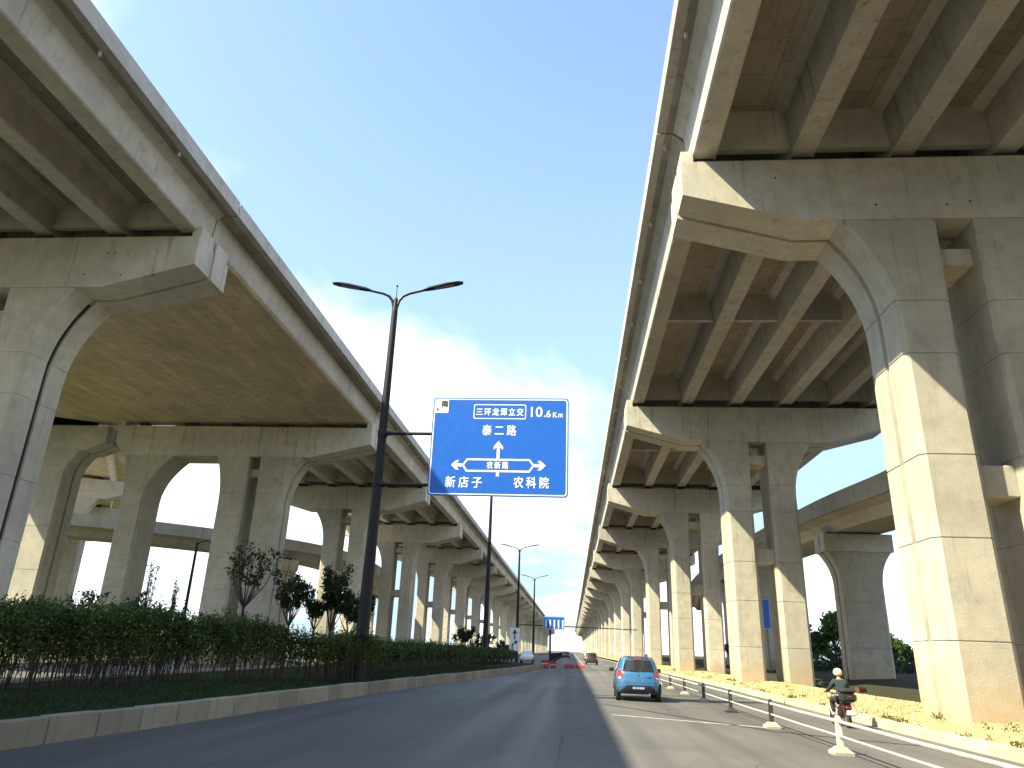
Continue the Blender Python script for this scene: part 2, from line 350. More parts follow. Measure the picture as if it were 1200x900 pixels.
# loose stones on the gravel
ico = [(0, 0, .8), (.9, 0, 0), (.2, .9, 0), (-.85, .2, 0), (-.1, -.9, 0), (0, 0, -.6)]
icf = [(0, 1, 2), (0, 2, 3), (0, 3, 4), (0, 4, 1), (5, 2, 1), (5, 3, 2), (5, 4, 3), (5, 1, 4)]
rg = np.random.RandomState(3); n = 15000
yp = 12 + 44 * rg.uniform(0, 1, n) ** 1.5; xp = rg.uniform(8.2, 11.3, n); zp = np.interp(xp, [8.15, 8.5, 9, 9.8, 10.6, 11.2, 11.9], [.17, .24, .30, .36, .42, .40, .28]) + rg.uniform(0, .02, n)
xp = xp + np.clip((yp - 20) * .012, 0, .35) * (xp < 8.6)
rad = rg.uniform(.018, .05, n); V = (np.array(ico)[None] * rad[:, None, None]) * rg.uniform(.6, 1.4, (n, 6, 3))
V += np.stack([xp, yp, zp], 1)[:, None]; F = (np.array(icf)[None] + 6 * np.arange(n)[:, None, None]).reshape(-1, 3)
me = bpy.data.meshes.new('gravel_stones'); me.from_pydata(V.reshape(-1, 3).tolist(), [], F.tolist())
st = obj('gravel_stones', me, 'stone'); tag(st, 'yellowish loose gravel stones scattered round the right-hand piers', 'gravel', kind='stuff')
# markings on the lit lane
mk = MB(); a, b = Vector((1.12, 21.85, .004)), Vector((4.75, 19.95, .004)); d = (b - a).normalized(); nn = Vector((-d.y, d.x, 0)) * .05
mk.add([a - nn, b - nn, b + nn, a + nn], [(0, 1, 2, 3)]); tag(mk.build('road_marking', 'paint'), kind='structure')
mk = MB(); pts = [(1.1, 25.9), (2.0, 24.3), (2.9, 22.35), (3.9, 20.6), (4.75, 19.0), (6.2, 17.9), (7.7, 17.0)]  # thin near-black line running diagonally across the lane
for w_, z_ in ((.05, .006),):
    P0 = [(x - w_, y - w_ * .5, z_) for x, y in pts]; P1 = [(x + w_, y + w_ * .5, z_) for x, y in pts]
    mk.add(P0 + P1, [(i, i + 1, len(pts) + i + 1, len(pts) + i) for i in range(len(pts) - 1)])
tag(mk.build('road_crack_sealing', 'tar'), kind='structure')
mk = MB()
for y0 in range(86, 420, 12): mk.box(1.4, 1.55, y0, y0 + 6, .003, .006)
mk.box(7.55, 7.67, 60, 600, .003, .006)
tag(mk.build('lane_lines', 'paint'), kind='structure')

# ------------------------------------------------------------------ viaducts
ZC, ZB = 16.0, 13.85            # cap top, cap underside over the columns
DEP = 2.4
def column_mesh(xl, xr, z0, zt, fl=0, fr=0, gl=False, gr=False, joints=(2.15, 4.6, 6.75, 9.6, 11.2), y0=.05, y1=2.35, fh=3.4):
    ym = (y0 + y1) / 2
    def ring(z, ins):
        t = max(0, (z - (zt - fh)) / fh); k = t ** 2.3
        c = .15 - .12 * t
        a = xl - fl * k + ins; b = xr + fr * k - ins; f = y0 + ins; e = y1 - ins; gd = .16; gw = .115
        la = a + (gd if gl else 0); rb = b - (gd if gr else 0)
        return [(a + c, f, z), (b - c, f, z), (b, f + c, z), (b, ym - gw, z), (rb, ym - gw * .75, z), (rb, ym + gw * .75, z), (b, ym + gw, z), (b, e - c, z), (b - c, e, z),
                (a + c, e, z), (a, e - c, z), (a, ym + gw, z), (la, ym + gw * .75, z), (la, ym - gw * .75, z), (a, ym - gw, z), (a, f + c, z)]
    lev = [z0] + [zt - fh + fh * i / 12 for i in range(13)]
    rows = [(z, 0) for z in lev]
    for j in joints: rows += [(j - .022, 0), (j - .012, .02), (j + .012, .02), (j + .022, 0)]
    rows.sort()
    m = MB(); m.rings([ring(z, i) for z, i in rows]); me = m.mesh('column'); me.materials.append(M['pier'])
    me.polygons.foreach_set('use_smooth', [True] * len(me.polygons)); me.set_sharp_from_angle(angle=R(24)); return me
def cap_mesh(x0, x1, bl, br, ze=14.8, zb=ZB, zt=ZC, dep=DEP, blocks=True, kink=()):
    """hammerhead beam from x0 to x1; bl, br: where the underside bends down; a groove runs round the middle of the underside"""
    pr = lambda i, d: [(x0 + i, zt - d), (x0 + i, ze + i), (bl, zb + i), (br, zb + i), (x1 - i, ze + i), (x1 - i, zt - d)]
    m = MB()
    m.prism_y(pr(0, 0), 0, dep / 2 - .09); m.prism_y(pr(0, 0), dep / 2 + .09, dep); m.prism_y(pr(.09, .03), dep / 2 - .4, dep / 2 + .4)
    if blocks:
        for a, b in ((x0 + .03, x0 + .40), (x1 - .40, x1 - .03)): m.box(a, b, .12, dep / 2 - .12, zt - .05, zt + .48); m.box(a, b, dep / 2 + .12, dep - .12, zt - .05, zt + .48)
    me = m.mesh('pier_cap'); me.materials.append(M['cap']); return me
ME = {}
ME['colL'] = column_mesh(-2.0, -.5, -.4, ZB + .05, fl=1.25, gl=True)
ME['colR'] = column_mesh(.55, 2.05, -.4, ZB + .05, fr=1.25, gr=True)
ME['cap'] = cap_mesh(-7.75, 7.75, -4.25, 4.25)
m = MB(); m.box(-.52, .57, .55, 1.85, 0, .85, .03); ME['tie'] = m.mesh('tie_beam'); ME['tie'].materials.append(M['cap'])
m = MB(); m.box(-.52, .57, .45, 1.95, 0, .55, .03); ME['tie2'] = m.mesh('tie_beam'); ME['tie2'].materials.append(M['cap'])
m = MB(); m.box(-.3, .3, -.3, .3, 0, .3, .02); ME['bear'] = m.mesh('bearing'); ME['bear'].materials.append(M['rubber'])
def std_pier(root, xc, yf, gx, tz=6.6):
    cap = obj('pier_cap', ME['cap'], None, root, loc=(xc, yf, 0))
    obj('column', ME['colL'], None, cap); obj('column', ME['colR'], None, cap)
    obj('tie_beam', ME['tie'], None, cap, loc=(0, 0, tz)); obj('tie_beam', ME['tie2'], None, cap, loc=(0, 0, 12.55))
    if yf < 160:
        for x in gx:
            for dy in (.55, 1.85): obj('bearing', ME['bear'], None, cap, loc=(x, dy, ZC + .002))
    return cap
# --- deck pieces of unit length along Y, stretched to the span
def girder_mesh(zj, zb=16.32, hb=.37):
    pr = [(-hb, zb + .05), (-hb + .05, zb), (hb - .05, zb), (hb, zb + .05), (hb + .09, zj - .24), (hb + .42, zj + .04), (-hb - .42, zj + .04), (-hb - .09, zj - .24)]
    m = MB(); m.prism_y(pr, 0, 1); me = m.mesh('girder'); me.materials.append(M['girder']); return me
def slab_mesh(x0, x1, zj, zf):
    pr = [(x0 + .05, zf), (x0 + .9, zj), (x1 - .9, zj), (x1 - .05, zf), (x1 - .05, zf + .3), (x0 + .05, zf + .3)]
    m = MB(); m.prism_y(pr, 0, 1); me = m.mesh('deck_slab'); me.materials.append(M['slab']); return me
def parapet_mesh(x0, x1, zf, zt):       # outer face at x0
    s = 1 if x1 > x0 else -1
    pr = [(x0, zf - .03), (x0 + s * .3, zf - .03 - .001), (x0 + s * .3, zf + .3), (x0 + s * .45, zf + .31), (x0 + s * .22, zt), (x0 + .02 * s, zt)]
    m = MB(); m.prism_y(pr, 0, 1); me = m.mesh('parapet'); me.materials.append(M['parapet']); return me
def diaphragm_mesh(x0, x1, zj, zb):
    m = MB(); m.box(x0, x1, -.13, .13, zb, zj + .02); me = m.mesh('diaphragm'); me.materials.append(M['girder']); return me
def deck_kind(x0, x1, zj, zf, zt, gx):
    return dict(g=girder_mesh(zj), s=slab_mesh(x0, x1, zj, zf), pl=parapet_mesh(x0, x1, zf, zt), pr=parapet_mesh(x1, x0, zf, zt),
                d=diaphragm_mesh(min(gx), max(gx), zj, 16.75), de=diaphragm_mesh(min(gx), max(gx), zj, 16.55), gx=gx)
def deck_span(root, k, xc, ya, yb, girders=True):
    L_ = yb - ya - .05
    sl = obj('deck_slab', k['s'], None, root, loc=(xc, ya + .025, 0)); sl.scale.y = L_
    if girders:
        for x in k['gx']: obj('girder', k['g'], None, sl, loc=(x, .002, 0)).scale.y = .996
        if ya < 190:
            for t, q in ((.5, 'd'), (.9 / L_, 'de'), (1 - .9 / L_, 'de')):
                o = obj('diaphragm', k[q], None, sl, loc=(0, t, 0)); o.scale.y = 1 / L_
    for q in ('pl', 'pr'): obj('parapet', k[q], None, sl)
    return sl
gxR = [-6.97, -3.97, -.97, 2.03, 4.95, 7.3]
kR = deck_kind(-8.3, 9.0, 18.0, 18.1, 18.9, gxR)
gxL = [7.13, 4.13, 1.13, -1.87, -4.87, -7.3]
kL = deck_kind(-8.9, 8.45, 17.65, 17.68, 18.28, gxL)
# right viaduct
vr = thing('elevated_viaduct', 'concrete girder viaduct on paired piers along the sunlit right side of the road', 'viaduct', (0, 0, 0))
XR = 11.05
for k in range(-3, 28):
    y = 19 + 24 * k
    std_pier(vr, XR, y, gxR, 5.75 if k == 0 else 6.7)
    deck_span(vr, kR, XR, y + 1.2, y + 25.2)
# left viaduct
vl = thing('elevated_viaduct', 'concrete viaduct on the left behind the hedge, shaded side to the road', 'viaduct', (0, 0, 0))
XL = -22.0
fronts = [-68.7, -45.8, -22.9, 0, 22.9, 48.3] + [68.7 + 22.9 * i for i in range(26)]
for i, y in enumerate(fronts):
    if y == 48.3: continue
    std_pier(vl, XL, y, gxL, 7.2)
for a, b in zip(fronts, fronts[1:]):
    if a == 22.9: continue
    deck_span(vl, kL, XL, a + 1.2, b + 1.2)
for y in (0, 22.9, 68.7, 91.6):       # drain pipe in the groove of the road-side columns
    pp_ = []
    for i in range(24):
        z = .2 + (ZB - .15 - .2) * i / 23; t = max(0, (z - (ZB + .05 - 3.4)) / 3.4); pp_.append((XL + 2.05 - .085 + 1.25 * t ** 2.3, y + 1.2, z))
    m = MB(); m.tube(pp_, .07, 8); m.build('drain_pipe', 'pole', vl, True)
# wide pier where the ramp leaves, three columns
wp = obj('pier_cap', cap_mesh(-33.2, -14.25, -32.4, -18.5, zb=13.8), None, vl, loc=(0, 48.3, 0))
for args in (dict(xl=-22.1, xr=-20.3, fr=1.3, gr=True), dict(xl=-24.75, xr=-22.9, fl=.6), dict(xl=-31.9, xr=-30.2, fr=1.7, fl=.35)):
    obj('column', column_mesh(z0=-.4, zt=13.85, **args), None, wp)
m = MB(); m.box(-22.95, -22.05, .5, 1.9, 12.4, 13.0, .03); m.build('tie_beam', 'cap', wp)
for x in (-31.5, -28, -24.5, -21, -17.5, -15.3):
    for dy in (.55, 1.85): obj('bearing', ME['bear'], None, wp, loc=(x, dy, ZC + .002))
# wide box span with a board-marked soffit between the first two left piers
ya, yb = 24.13, 49.47
bx = MB(); lo = [(-14.62, 16.36), (-14.5, 16.46), (-14.42, 17.72), (-43, 17.72), (-43.0, 16.36)]
P = [[(x if x > -40 else -41.5, ya, z) for x, z in lo], [(x if x > -40 else -44.5, yb, z) for x, z in lo]]
bx.rings(P); box = bx.build('box_girder', 'soffit', vl)
m = MB(); m.add([(-14.485, ya, 16.5), (-14.485, yb, 16.5), (-14.40, yb, 17.7), (-14.40, ya, 17.7)], [(0, 1, 2, 3)]); m.build('side_web', 'rough', box)
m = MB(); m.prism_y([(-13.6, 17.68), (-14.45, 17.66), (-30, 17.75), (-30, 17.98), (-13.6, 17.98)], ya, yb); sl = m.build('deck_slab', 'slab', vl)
o = obj('parapet', kL['pr'], None, sl, loc=(XL, ya, 0)); o.scale.y = yb - ya
def sweep(path, prof):
    """path: (x,y,z) of the left edge; prof: (u to the right, z)"""
    P = []
    for i, p in enumerate(path):
        a = Vector(path[max(i - 1, 0)]); b = Vector(path[min(i + 1, len(path) - 1)]); d = (b - a); d.z = 0; d.normalize(); r = Vector((d.y, -d.x, 0))
        P.append([Vector(p) + r * u + Vector((0, 0, z)) for u, z in prof])
    m = MB(); m.rings(P); return m
def smooth_path(pts, n=8):
    out_ = []
    for i in range(len(pts) - 1):
        p0, p1, p2, p3 = [Vector(pts[max(0, min(len(pts) - 1, i + k))]) for k in (-1, 0, 1, 2)]
        for s in range(n):
            t = s / n; out_.append(.5 * ((2 * p1) + (p2 - p0) * t + (2 * p0 - 5 * p1 + 4 * p2 - p3) * t * t + (3 * p1 - p0 - 3 * p2 + p3) * t ** 3))
    return out_ + [Vector(pts[-1])]
def ramp(name, label, path, W, depth, piers, cw=2.6, zdrop=0):
    """box girder ramp; z of the path is the parapet top; piers: (x, y, rz) of the pier centre"""
    root = thing(name, label, 'ramp'); sp = smooth_path(path)
    sweep(sp, [(.05, -1.02), (1.1, -1.18), (1.6, -depth), (W - 1.6, -depth), (W - 1.1, -1.18), (W - .05, -1.02), (W - .05, -.78), (.05, -.78)]).build('box_girder', 'girder', root)
    sweep(sp, [(0, -1.05), (.3, -1.05), (.3, -.7), (.22, 0), (0, 0)]).build('parapet', 'parapet', root)
    sweep(sp, [(W, -1.05), (W - .3, -1.05), (W - .3, -.7), (W - .22, 0), (W, 0)]).build('parapet', 'parapet', root)
    for px, py, rz, zt in piers:
        zc = zt - depth - .12
        cap = obj('pier_cap', cap_mesh(-W / 2 + 1.0, W / 2 - 1.0, -cw / 2 - .9, cw / 2 + .9, ze=zc - .75, zb=zc - 1.15, zt=zc, dep=2.0, blocks=False), None, root, loc=(px, py, 0)); cap.rotation_euler.z = rz
        obj('column', column_mesh(-cw / 2, cw / 2, -.6, zc - 1.1, fl=.8, fr=.8, gl=True, gr=True, joints=(2.4, 5.2), y0=.05, y1=1.95, fh=2.2), None, cap)
        for x in (-1.4, 1.4): obj('bearing', ME['bear'], None, cap, loc=(x, 1.0, zc - .1))
    return root
ramp('ramp_bridge', 'lower box-girder ramp beneath the right viaduct deck, far side of its piers',
     [(15.9, -40, 10.6), (15.9, 0, 10.65), (15.9, 28, 10.76), (15.9, 37, 10.8), (15.9, 50, 11.46), (16.3, 75, 12.2), (17.5, 100, 12.6), (20, 130, 12.8), (26, 170, 12.8)], 6.4, 1.78,
     [(18.75, 29, 0, 10.76), (18.85, 50, 0, 11.46), (19.3, 73, 0, 12.15), (20.8, 98, -.06, 12.55), (18.75, 5, 0, 10.65)], 2.6)
ramp('ramp_bridge', 'distant curved ramp bridge seen between the left viaduct columns above the hedge',
     [(-120, 40, 11.7), (-75, 52, 11.6), (-49, 64.6, 11.5), (-39.4, 71.9, 11.5), (-33.2, 80.5, 11.5), (-31.8, 92, 11.4), (-34, 108, 11.2), (-42, 135, 10.6), (-60, 170, 9.5)], 6.4, 1.8,
     [(-31.6, 76.5, -.95, 11.5), (-57.5, 57.0, .45, 11.55), (-31.2, 110, -1.35, 11.15)], 2.0)
# ramp that splits off the left viaduct, at deck height
lr = thing('ramp_bridge', 'high box-girder ramp splitting off the left viaduct at the far left', 'ramp')
sp = smooth_path([(-34.0, 49.6, 18.2), (-38.2, 57, 18.2), (-43.5, 66, 18.2), (-52, 80, 18.2), (-66, 100, 18.2), (-85, 122, 18.2)])
back = [(-u, z) for u, z in [(.05, -.6), (1.2, -.55), (1.5, -1.84), (8.5, -1.84), (8.8, -.55), (9.95, -.6), (9.95, -.3), (.05, -.3)]]
sweep(sp, back).build('box_girder', 'soffit', lr)
sweep(sp, [(0, -.63), (-.3, -.63), (-.3, -.3), (-.2, 0), (0, 0)]).build('parapet', 'parapet', lr)
for px, py, rz, cw in ((-38.4, 48.5, 0.0, 3.4), (-48.6, 66.2, .52, 3.0), (-59, 82, .6, 3.0), (-71, 98, .65, 3.0)):
    cap = obj('pier_cap', cap_mesh(-4.3, 4.3, -2.9, 2.9, ze=14.75, zb=14.15, zt=ZC, dep=2.2, blocks=False), None, lr, loc=(px, py, 0)); cap.rotation_euler.z = rz
    obj('column', column_mesh(-cw / 2, cw / 2, -.4, 14.2, fl=.9, fr=.9, gl=True, gr=True, joints=(2.6, 5.6, 8.6), y0=.05, y1=2.15, fh=2.0), None, cap)
    for x in (-2, 2): obj('bearing', ME['bear'], None, cap, loc=(x, 1.1, ZC + .002))

# ------------------------------------------------------------------ lamp posts on the median
def lamp_post():
    root = thing('street_lamp', '', 'street lamp')
    m = MB(); m.lathe([(.30, 0), (.29, .05), (.24, .06), (.235, 1.6), (.17, 9.0), (.125, 14.15)], 12); m.build('pole', 'pole', root, True)
    m = MB(); m.box(-.36, .36, -.36, .36, 0, .04, .008); m.build('base_plate', 'pole', root)
    m = MB(); m.tube([(0, 0, 14.1), (0, 0, 14.75)], [.125, .08], 10); m.build('collar', 'pole', root, True)
    m = MB(); m.lathe([(.02, 14.7), (.016, 15.3), (.05, 15.32), (.05, 15.36)], 8); m.build('finial', 'pole', root)
    for s in (-1, 1):
        pts = [(0.05 * s, 0, 13.75), (.07 * s, 0, 14.35), (.15 * s, 0, 14.66), (.30 * s, 0, 14.86), (.55 * s, 0, 14.98), (1.5 * s, 0, 15.22)]
        m = MB(); m.tube(pts, [.06, .06, .06, .06, .055, .05], 8); arm = m.build('arm', 'pole', root, True)
        P = []          # flat lamp head: a shallow shell that widens and ends in a blunt tip
        for u, hw, th in ((1.1, .06, .05), (1.35, .13, .09), (2.1, .20, .10), (2.55, .19, .07), (2.78, .10, .03)):
            z = 15.14 + (u - 1.15) * .21
            P.append([(u * s, -hw, z), (u * s, -hw * .6, z + th), (u * s, hw * .6, z + th), (u * s, hw, z), (u * s, hw * .8, z - .03), (u * s, -hw * .8, z - .03)])
        m = MB(); m.rings(P); hd = m.build('lamp_head', 'pole', root)
        m = MB(); m.add([(1.6 * s, -.12, 15.14 + .45 * .21 - .036), (2.4 * s, -.12, 15.14 + 1.25 * .21 - .036), (2.4 * s, .12, 15.14 + 1.25 * .21 - .036), (1.6 * s, .12, 15.14 + .45 * .21 - .036)], [(0, 1, 2, 3)])
        m.build('lens', 'pole_grey', hd)
    for z in (1.1,):
        m = MB(); m.box(-.09, .09, -.25, -.2, z, z + .5, .01); m.build('access_door', 'pole', root)
    return root
lamp = lamp_post()
LX = -7.38
lab = ['tall dark double-arm street lamp that carries the big blue direction sign', 'dark lamp post partly hidden behind the blue direction sign', 'double-arm street lamp, nearer of the two beyond the sign',
       'double-arm street lamp, smaller and farther of the two beyond the sign', 'farthest dark street lamp by the road works']
for i, y in enumerate((26.5, 65.0, 103.0, 147.0)):
    o = lamp if i == 0 else copy_tree(lamp)
    o.location = (LX, y, .38 if y < 70 else 0); o['label'] = lab[i]; o['group'] = 'street lamps along the median'

# ------------------------------------------------------------------ big direction sign
SX0, SX1, SZ0, SZ1, SY = -5.40, -.165, 6.85, 10.68, 26.22
sign = thing('direction_sign', 'large blue road direction sign with white Chinese lettering on lamp post arms', 'road sign', (LX, 26.5, 7))
def sg(m, name, mat, parent=None, sm=False):
    me = m.mesh(name)
    for v in me.vertices: v.co -= Vector((LX, 26.5, 7))
    return obj(name, me, mat, parent or sign, sm)
def rrect(x0, x1, z0, z1, r, n=5):
    P = []
    for cx, cz, a0 in ((x1 - r, z1 - r, 0), (x0 + r, z1 - r, 90), (x0 + r, z0 + r, 180), (x1 - r, z0 + r, 270)):
        for i in range(n + 1): a = R(a0 + 90 * i / n); P.append((cx + r * math.cos(a), cz + r * math.sin(a)))
    return P
m = MB(); m.prism_y(rrect(SX0, SX1, SZ0, SZ1, .14), SY, SY + .06); board = sg(m, 'sign_board', 'blue')
def frame(m, outer, inner, y, t=.006):
    n = len(outer); vs = [(x, y, z) for x, z in outer] + [(x, y, z) for x, z in inner] + [(x, y - t, z) for x, z in outer] + [(x, y - t, z) for x, z in inner]
    fs = []
    for i in range(n):
        j = (i + 1) % n
        fs += [(2 * n + i, 2 * n + j, 3 * n + j, 3 * n + i), (i, j, 2 * n + j, 2 * n + i), (n + j, n + i, 3 * n + i, 3 * n + j)]
    return m.add(vs, fs)
def poly(m, pts, y=SY, t=.006): return m.prism_y(pts, y - t, y - .001)
m = MB(); frame(m, rrect(SX0 + .045, SX1 - .045, SZ0 + .045, SZ1 - .045, .12), rrect(SX0 + .085, SX1 - .085, SZ0 + .085, SZ1 - .085, .10), SY - .001); sg(m, 'border', 'white', board)
m = MB(); frame(m, rrect(-3.81, -1.79, 9.83, 10.42, .06), rrect(-3.775, -1.825, 9.865, 10.385, .045), SY - .001); sg(m, 'name_frame', 'white', board)
m = MB(); poly(m, [(-5.31, 10.06), (-4.80, 10.06), (-4.80, 10.59), (-5.31, 10.59)]); sg(m, 'compass_panel', 'white', board)
m = MB(); poly(m, [(-5.27, 10.12), (-5.22, 10.17), (-5.17, 10.12), (-5.22, 10.33)], SY - .006); sg(m, 'compass_arrow', 'black', board)
# arrows: straight on, the crossroads bar with its two heads, and the tail
m = MB(); poly(m, [(-2.855, 8.27), (-2.745, 8.27), (-2.745, 8.62), (-2.745, 8.72), (-2.62, 8.62), (-2.62, 8.74), (-2.80, 8.97), (-2.98, 8.74), (-2.98, 8.62), (-2.855, 8.72)]); sg(m, 'straight_arrow', 'white', board)
ho = [(-4.15, 8.01), (-3.98, 8.27), (-1.60, 8.27), (-1.42, 8.03), (-1.60, 7.76), (-3.98, 7.76)]; hi = [(-4.07, 8.01), (-3.945, 8.20), (-1.635, 8.20), (-1.50, 8.03), (-1.635, 7.83), (-3.945, 7.83)]
m = MB(); frame(m, ho, hi, SY - .001); sg(m, 'crossroad_outline', 'white', board)
for s, xt, xb, zc in ((-1, -4.56, -4.13, 8.015), (1, -1.0, -1.44, 8.03)):
    m = MB(); poly(m, [(xb, zc - .06), (xb + s * .22, zc - .06), (xb + s * .13, zc - .18), (xb + s * .25, zc - .18), (xt, zc), (xb + s * .25, zc + .18), (xb + s * .13, zc + .18), (xb + s * .22, zc + .06), (xb, zc + .06)]); sg(m, 'turn_arrow', 'white', board)
m = MB(); poly(m, [(-2.85, 7.60), (-2.74, 7.60), (-2.74, 7.755), (-2.85, 7.755)]); sg(m, 'arrow_tail', 'white', board)
def text_mesh(name, s, x0, x1, z0, z1, y, bold=.02, spacing=1.0):
    """lettering as a mesh fitted into the rectangle"""
    cu = bpy.data.curves.new('t', 'FONT'); cu.body = s; cu.offset = 0; cu.space_character = spacing; cu.resolution_u = 3
    to = bpy.data.objects.new('t', cu); C.objects.link(to); dg = bpy.context.evaluated_depsgraph_get(); dg.update()
    me = bpy.data.meshes.new_from_object(to.evaluated_get(dg)); me.name = name
    C.objects.unlink(to); bpy.data.objects.remove(to); bpy.data.curves.remove(cu)
    n = len(me.vertices); co = np.zeros(n * 3, np.float32); me.vertices.foreach_get('co', co); co = co.reshape(-1, 3)
    a, b = co.min(0), co.max(0); q = np.zeros_like(co)
    q[:, 0] = x0 + (co[:, 0] - a[0]) / (b[0] - a[0]) * (x1 - x0); q[:, 1] = y; q[:, 2] = z0 + (co[:, 1] - a[1]) / (b[1] - a[1]) * (z1 - z0)
    pol = [tuple(p.vertices) for p in me.polygons]; d = bold * .55; VV = []; FF = []
    for k_, (dx, dz) in enumerate(((0, 0), (d, d), (-d, d), (d, -d), (-d, -d))):
        o_ = len(VV); VV += [(float(p[0]) + dx, float(p[1]) - .0006 * k_, float(p[2]) + dz) for p in q]; FF += [tuple(i + o_ for i in f) for f in pol]
    bpy.data.meshes.remove(me); me = bpy.data.meshes.new(name); me.from_pydata(VV, [], FF); me.update(); return me
def letters(s, x0, x1, z0, z1, mat='white', y=SY - .007, bold=.013, sp=1.0):
    me = text_mesh('lettering', s, x0, x1, z0, z1, y, bold, sp)
    for v in me.vertices: v.co -= Vector((LX, 26.5, 7))
    return obj('lettering', me, mat, board)
letters('\u5357', -5.08, -4.83, 10.30, 10.56, 'black', SY - .010)
letters('\u4e09\u73af\u9f99\u6f6d\u7acb\u4ea4', -3.70, -1.90, 9.97, 10.27, sp=1.35)
letters('10', -1.60, -1.17, 9.93, 10.33); letters('.', -1.10, -1.05, 9.93, 9.98); letters('6', -1.01, -.85, 9.92, 10.19); letters('K', -.76, -.61, 9.92, 10.12, bold=.012); letters('m', -.56, -.40, 9.92, 10.06, bold=.012)
letters('\u6cf0\u4e8c\u8def', -3.44, -2.15, 9.18, 9.59, sp=1.5)
letters('\u519c\u65b0\u8def', -3.21, -2.40, 7.89, 8.16, sp=1.4)
letters('\u65b0\u5e97\u5b50', -4.73, -3.37, 7.16, 7.58, sp=1.5)
letters('\u519c\u79d1\u9662', -2.18, -.88, 7.18, 7.60, sp=1.5)
for z in (9.27, 7.27):
    m = MB(); m.tube([(LX + .1, 26.42, z), (-5.6, 26.42, z), (-.6, 26.42, z)], .062, 10); sg(m, 'support_arm', 'pole', None, True)
    m = MB(); m.tube([(LX + .10, 26.42, z), (LX + .34, 26.42, z)], [.11, .085], 10); sg(m, 'flange', 'pole', None, True)
    m = MB(); m.lathe([(.19, z - .13), (.195, z - .12), (.195, z + .12), (.19, z + .13)], 12, (LX, 26.5, 0)); sg(m, 'clamp', 'pole', None, True)
for z in (9.27, 7.27, 8.3):
    m = MB(); m.box(SX0 + .2, SX1 - .2, SY + .061, SY + .12, z - .04, z + .04); sg(m, 'back_rib', 'pole_grey')

# ------------------------------------------------------------------ hedge and trees on the median
HF = [(-10, -11.6), (8, -11.3), (15, -11.1), (21, -10.6), (23.5, -9.2), (25.4, -7.5), (26.2, -7.02), (27.5, -7.1), (31, -8.0), (36, -7.9), (42, -7.4), (52, -6.4), (64, -5.6), (72, -5.0)]
hf = lambda y: lerp_tab(HF, y)
def hedge(label, y0, y1, ztab, n, nst, seed, thick=1.3, size=.075):
    root = thing('hedge', label, 'hedge', (hf((y0 + y1) / 2), (y0 + y1) / 2, .4))
    off = Vector(root.location); rg = np.random.RandomState(seed)
    zt = lambda y: np.interp(y, *zip(*ztab))
    # leaf tufts at the tips of sprigs
    k = n // 9; y = rg.uniform(y0, y1, k); x = np.array([hf(v) for v in y]) - rg.uniform(0, thick, k) + .12 * np.sin(y * 3.1) 
    top = zt(y) + .10 * np.sin(y * 1.7) + .08 * np.sin(y * 5.3) + rg.normal(0, .05, k)
    t = rg.beta(1.9, 1.0, k); z = 0.75 + (top - .75) * t
    keep = (t > .28) | (rg.uniform(0, 1, k) < .35); x, y, z = x[keep], y[keep], z[keep]
    c = np.stack([x, y, z], 1); tuft = np.repeat(c, 9, 0) + rg.normal(0, .075, (len(c) * 9, 3))
    k2 = int((y1 - y0) * 10)                 # shoots that stick out of the clipped top
    ys_ = rg.uniform(y0, y1, k2); xs_ = np.array([hf(v) for v in ys_]) - rg.uniform(.05, thick, k2); zs_ = zt(ys_) + .05
    hs = rg.gamma(1.6, .09, k2); sh = [];
    for a, b, c_, h in zip(xs_, ys_, zs_, hs):
        for q in np.linspace(0, 1, 6): sh.append((a + rg.normal(0, .03), b + rg.normal(0, .03), c_ + h * q))
    pts = np.concatenate([tuft, np.array(sh)]) - np.array(off)
    o = obj('foliage', leaf_mesh('foliage', pts, size, .4, .5, seed), 'hedge', root); tag(o, kind='stuff')
    m = MB()
    for i in range(nst):
        yv = rg.uniform(y0, y1); xv = hf(yv) - rg.uniform(.08, thick - .05); p = Vector((xv, yv, .33)) - off
        q = p + Vector((rg.normal(0, .05), rg.normal(0, .05), .5)); r_ = q + Vector((rg.normal(0, .10), rg.normal(0, .12), .45 + rg.uniform(0, .4)))
        m.tube([p, q, r_], [.014, .012, .006], 4, False)
        r2 = q + Vector((rg.normal(0, .15), rg.normal(0, .18), .4)); m.tube([q, r2], [.009, .005], 3, False)
    o = m.build('stems', 'bark', root); tag(o, kind='stuff'); return root
hedge('tall dark clipped hedge with bare lower stems nearest the camera', 4, 31.5, [(4, 1.98), (14, 1.98), (18, 2.2), (22, 2.15), (25.2, 1.78), (27.5, 1.7), (31.5, 1.6)], 120000, 1000, 5, size=.085)
hedge('lower hedge farther along the median beyond the tall lamp post', 31.8, 71, [(31.8, 1.55), (40, 1.6), (60, 1.45), (71, 1.3)], 60000, 600, 6, 1.6, .11)
rg = np.random.RandomState(9); n = 26000
y = 6 + 46 * rg.uniform(0, 1, n) ** 1.6; u = rg.uniform(0, 1, n)
x = np.array([kx(a) - .3 + (hf(a) - .9 - kx(a) + .3) * b for a, b in zip(y, u)]); pts = np.stack([x, y, np.full(n, .42)], 1)
gm = leaf_mesh('grass', pts, .13, 2.2, .12, 4); tag(obj('grass', gm, 'grass'), 'dark green grass strip between the kerb and the hedge', 'grass', kind='stuff')
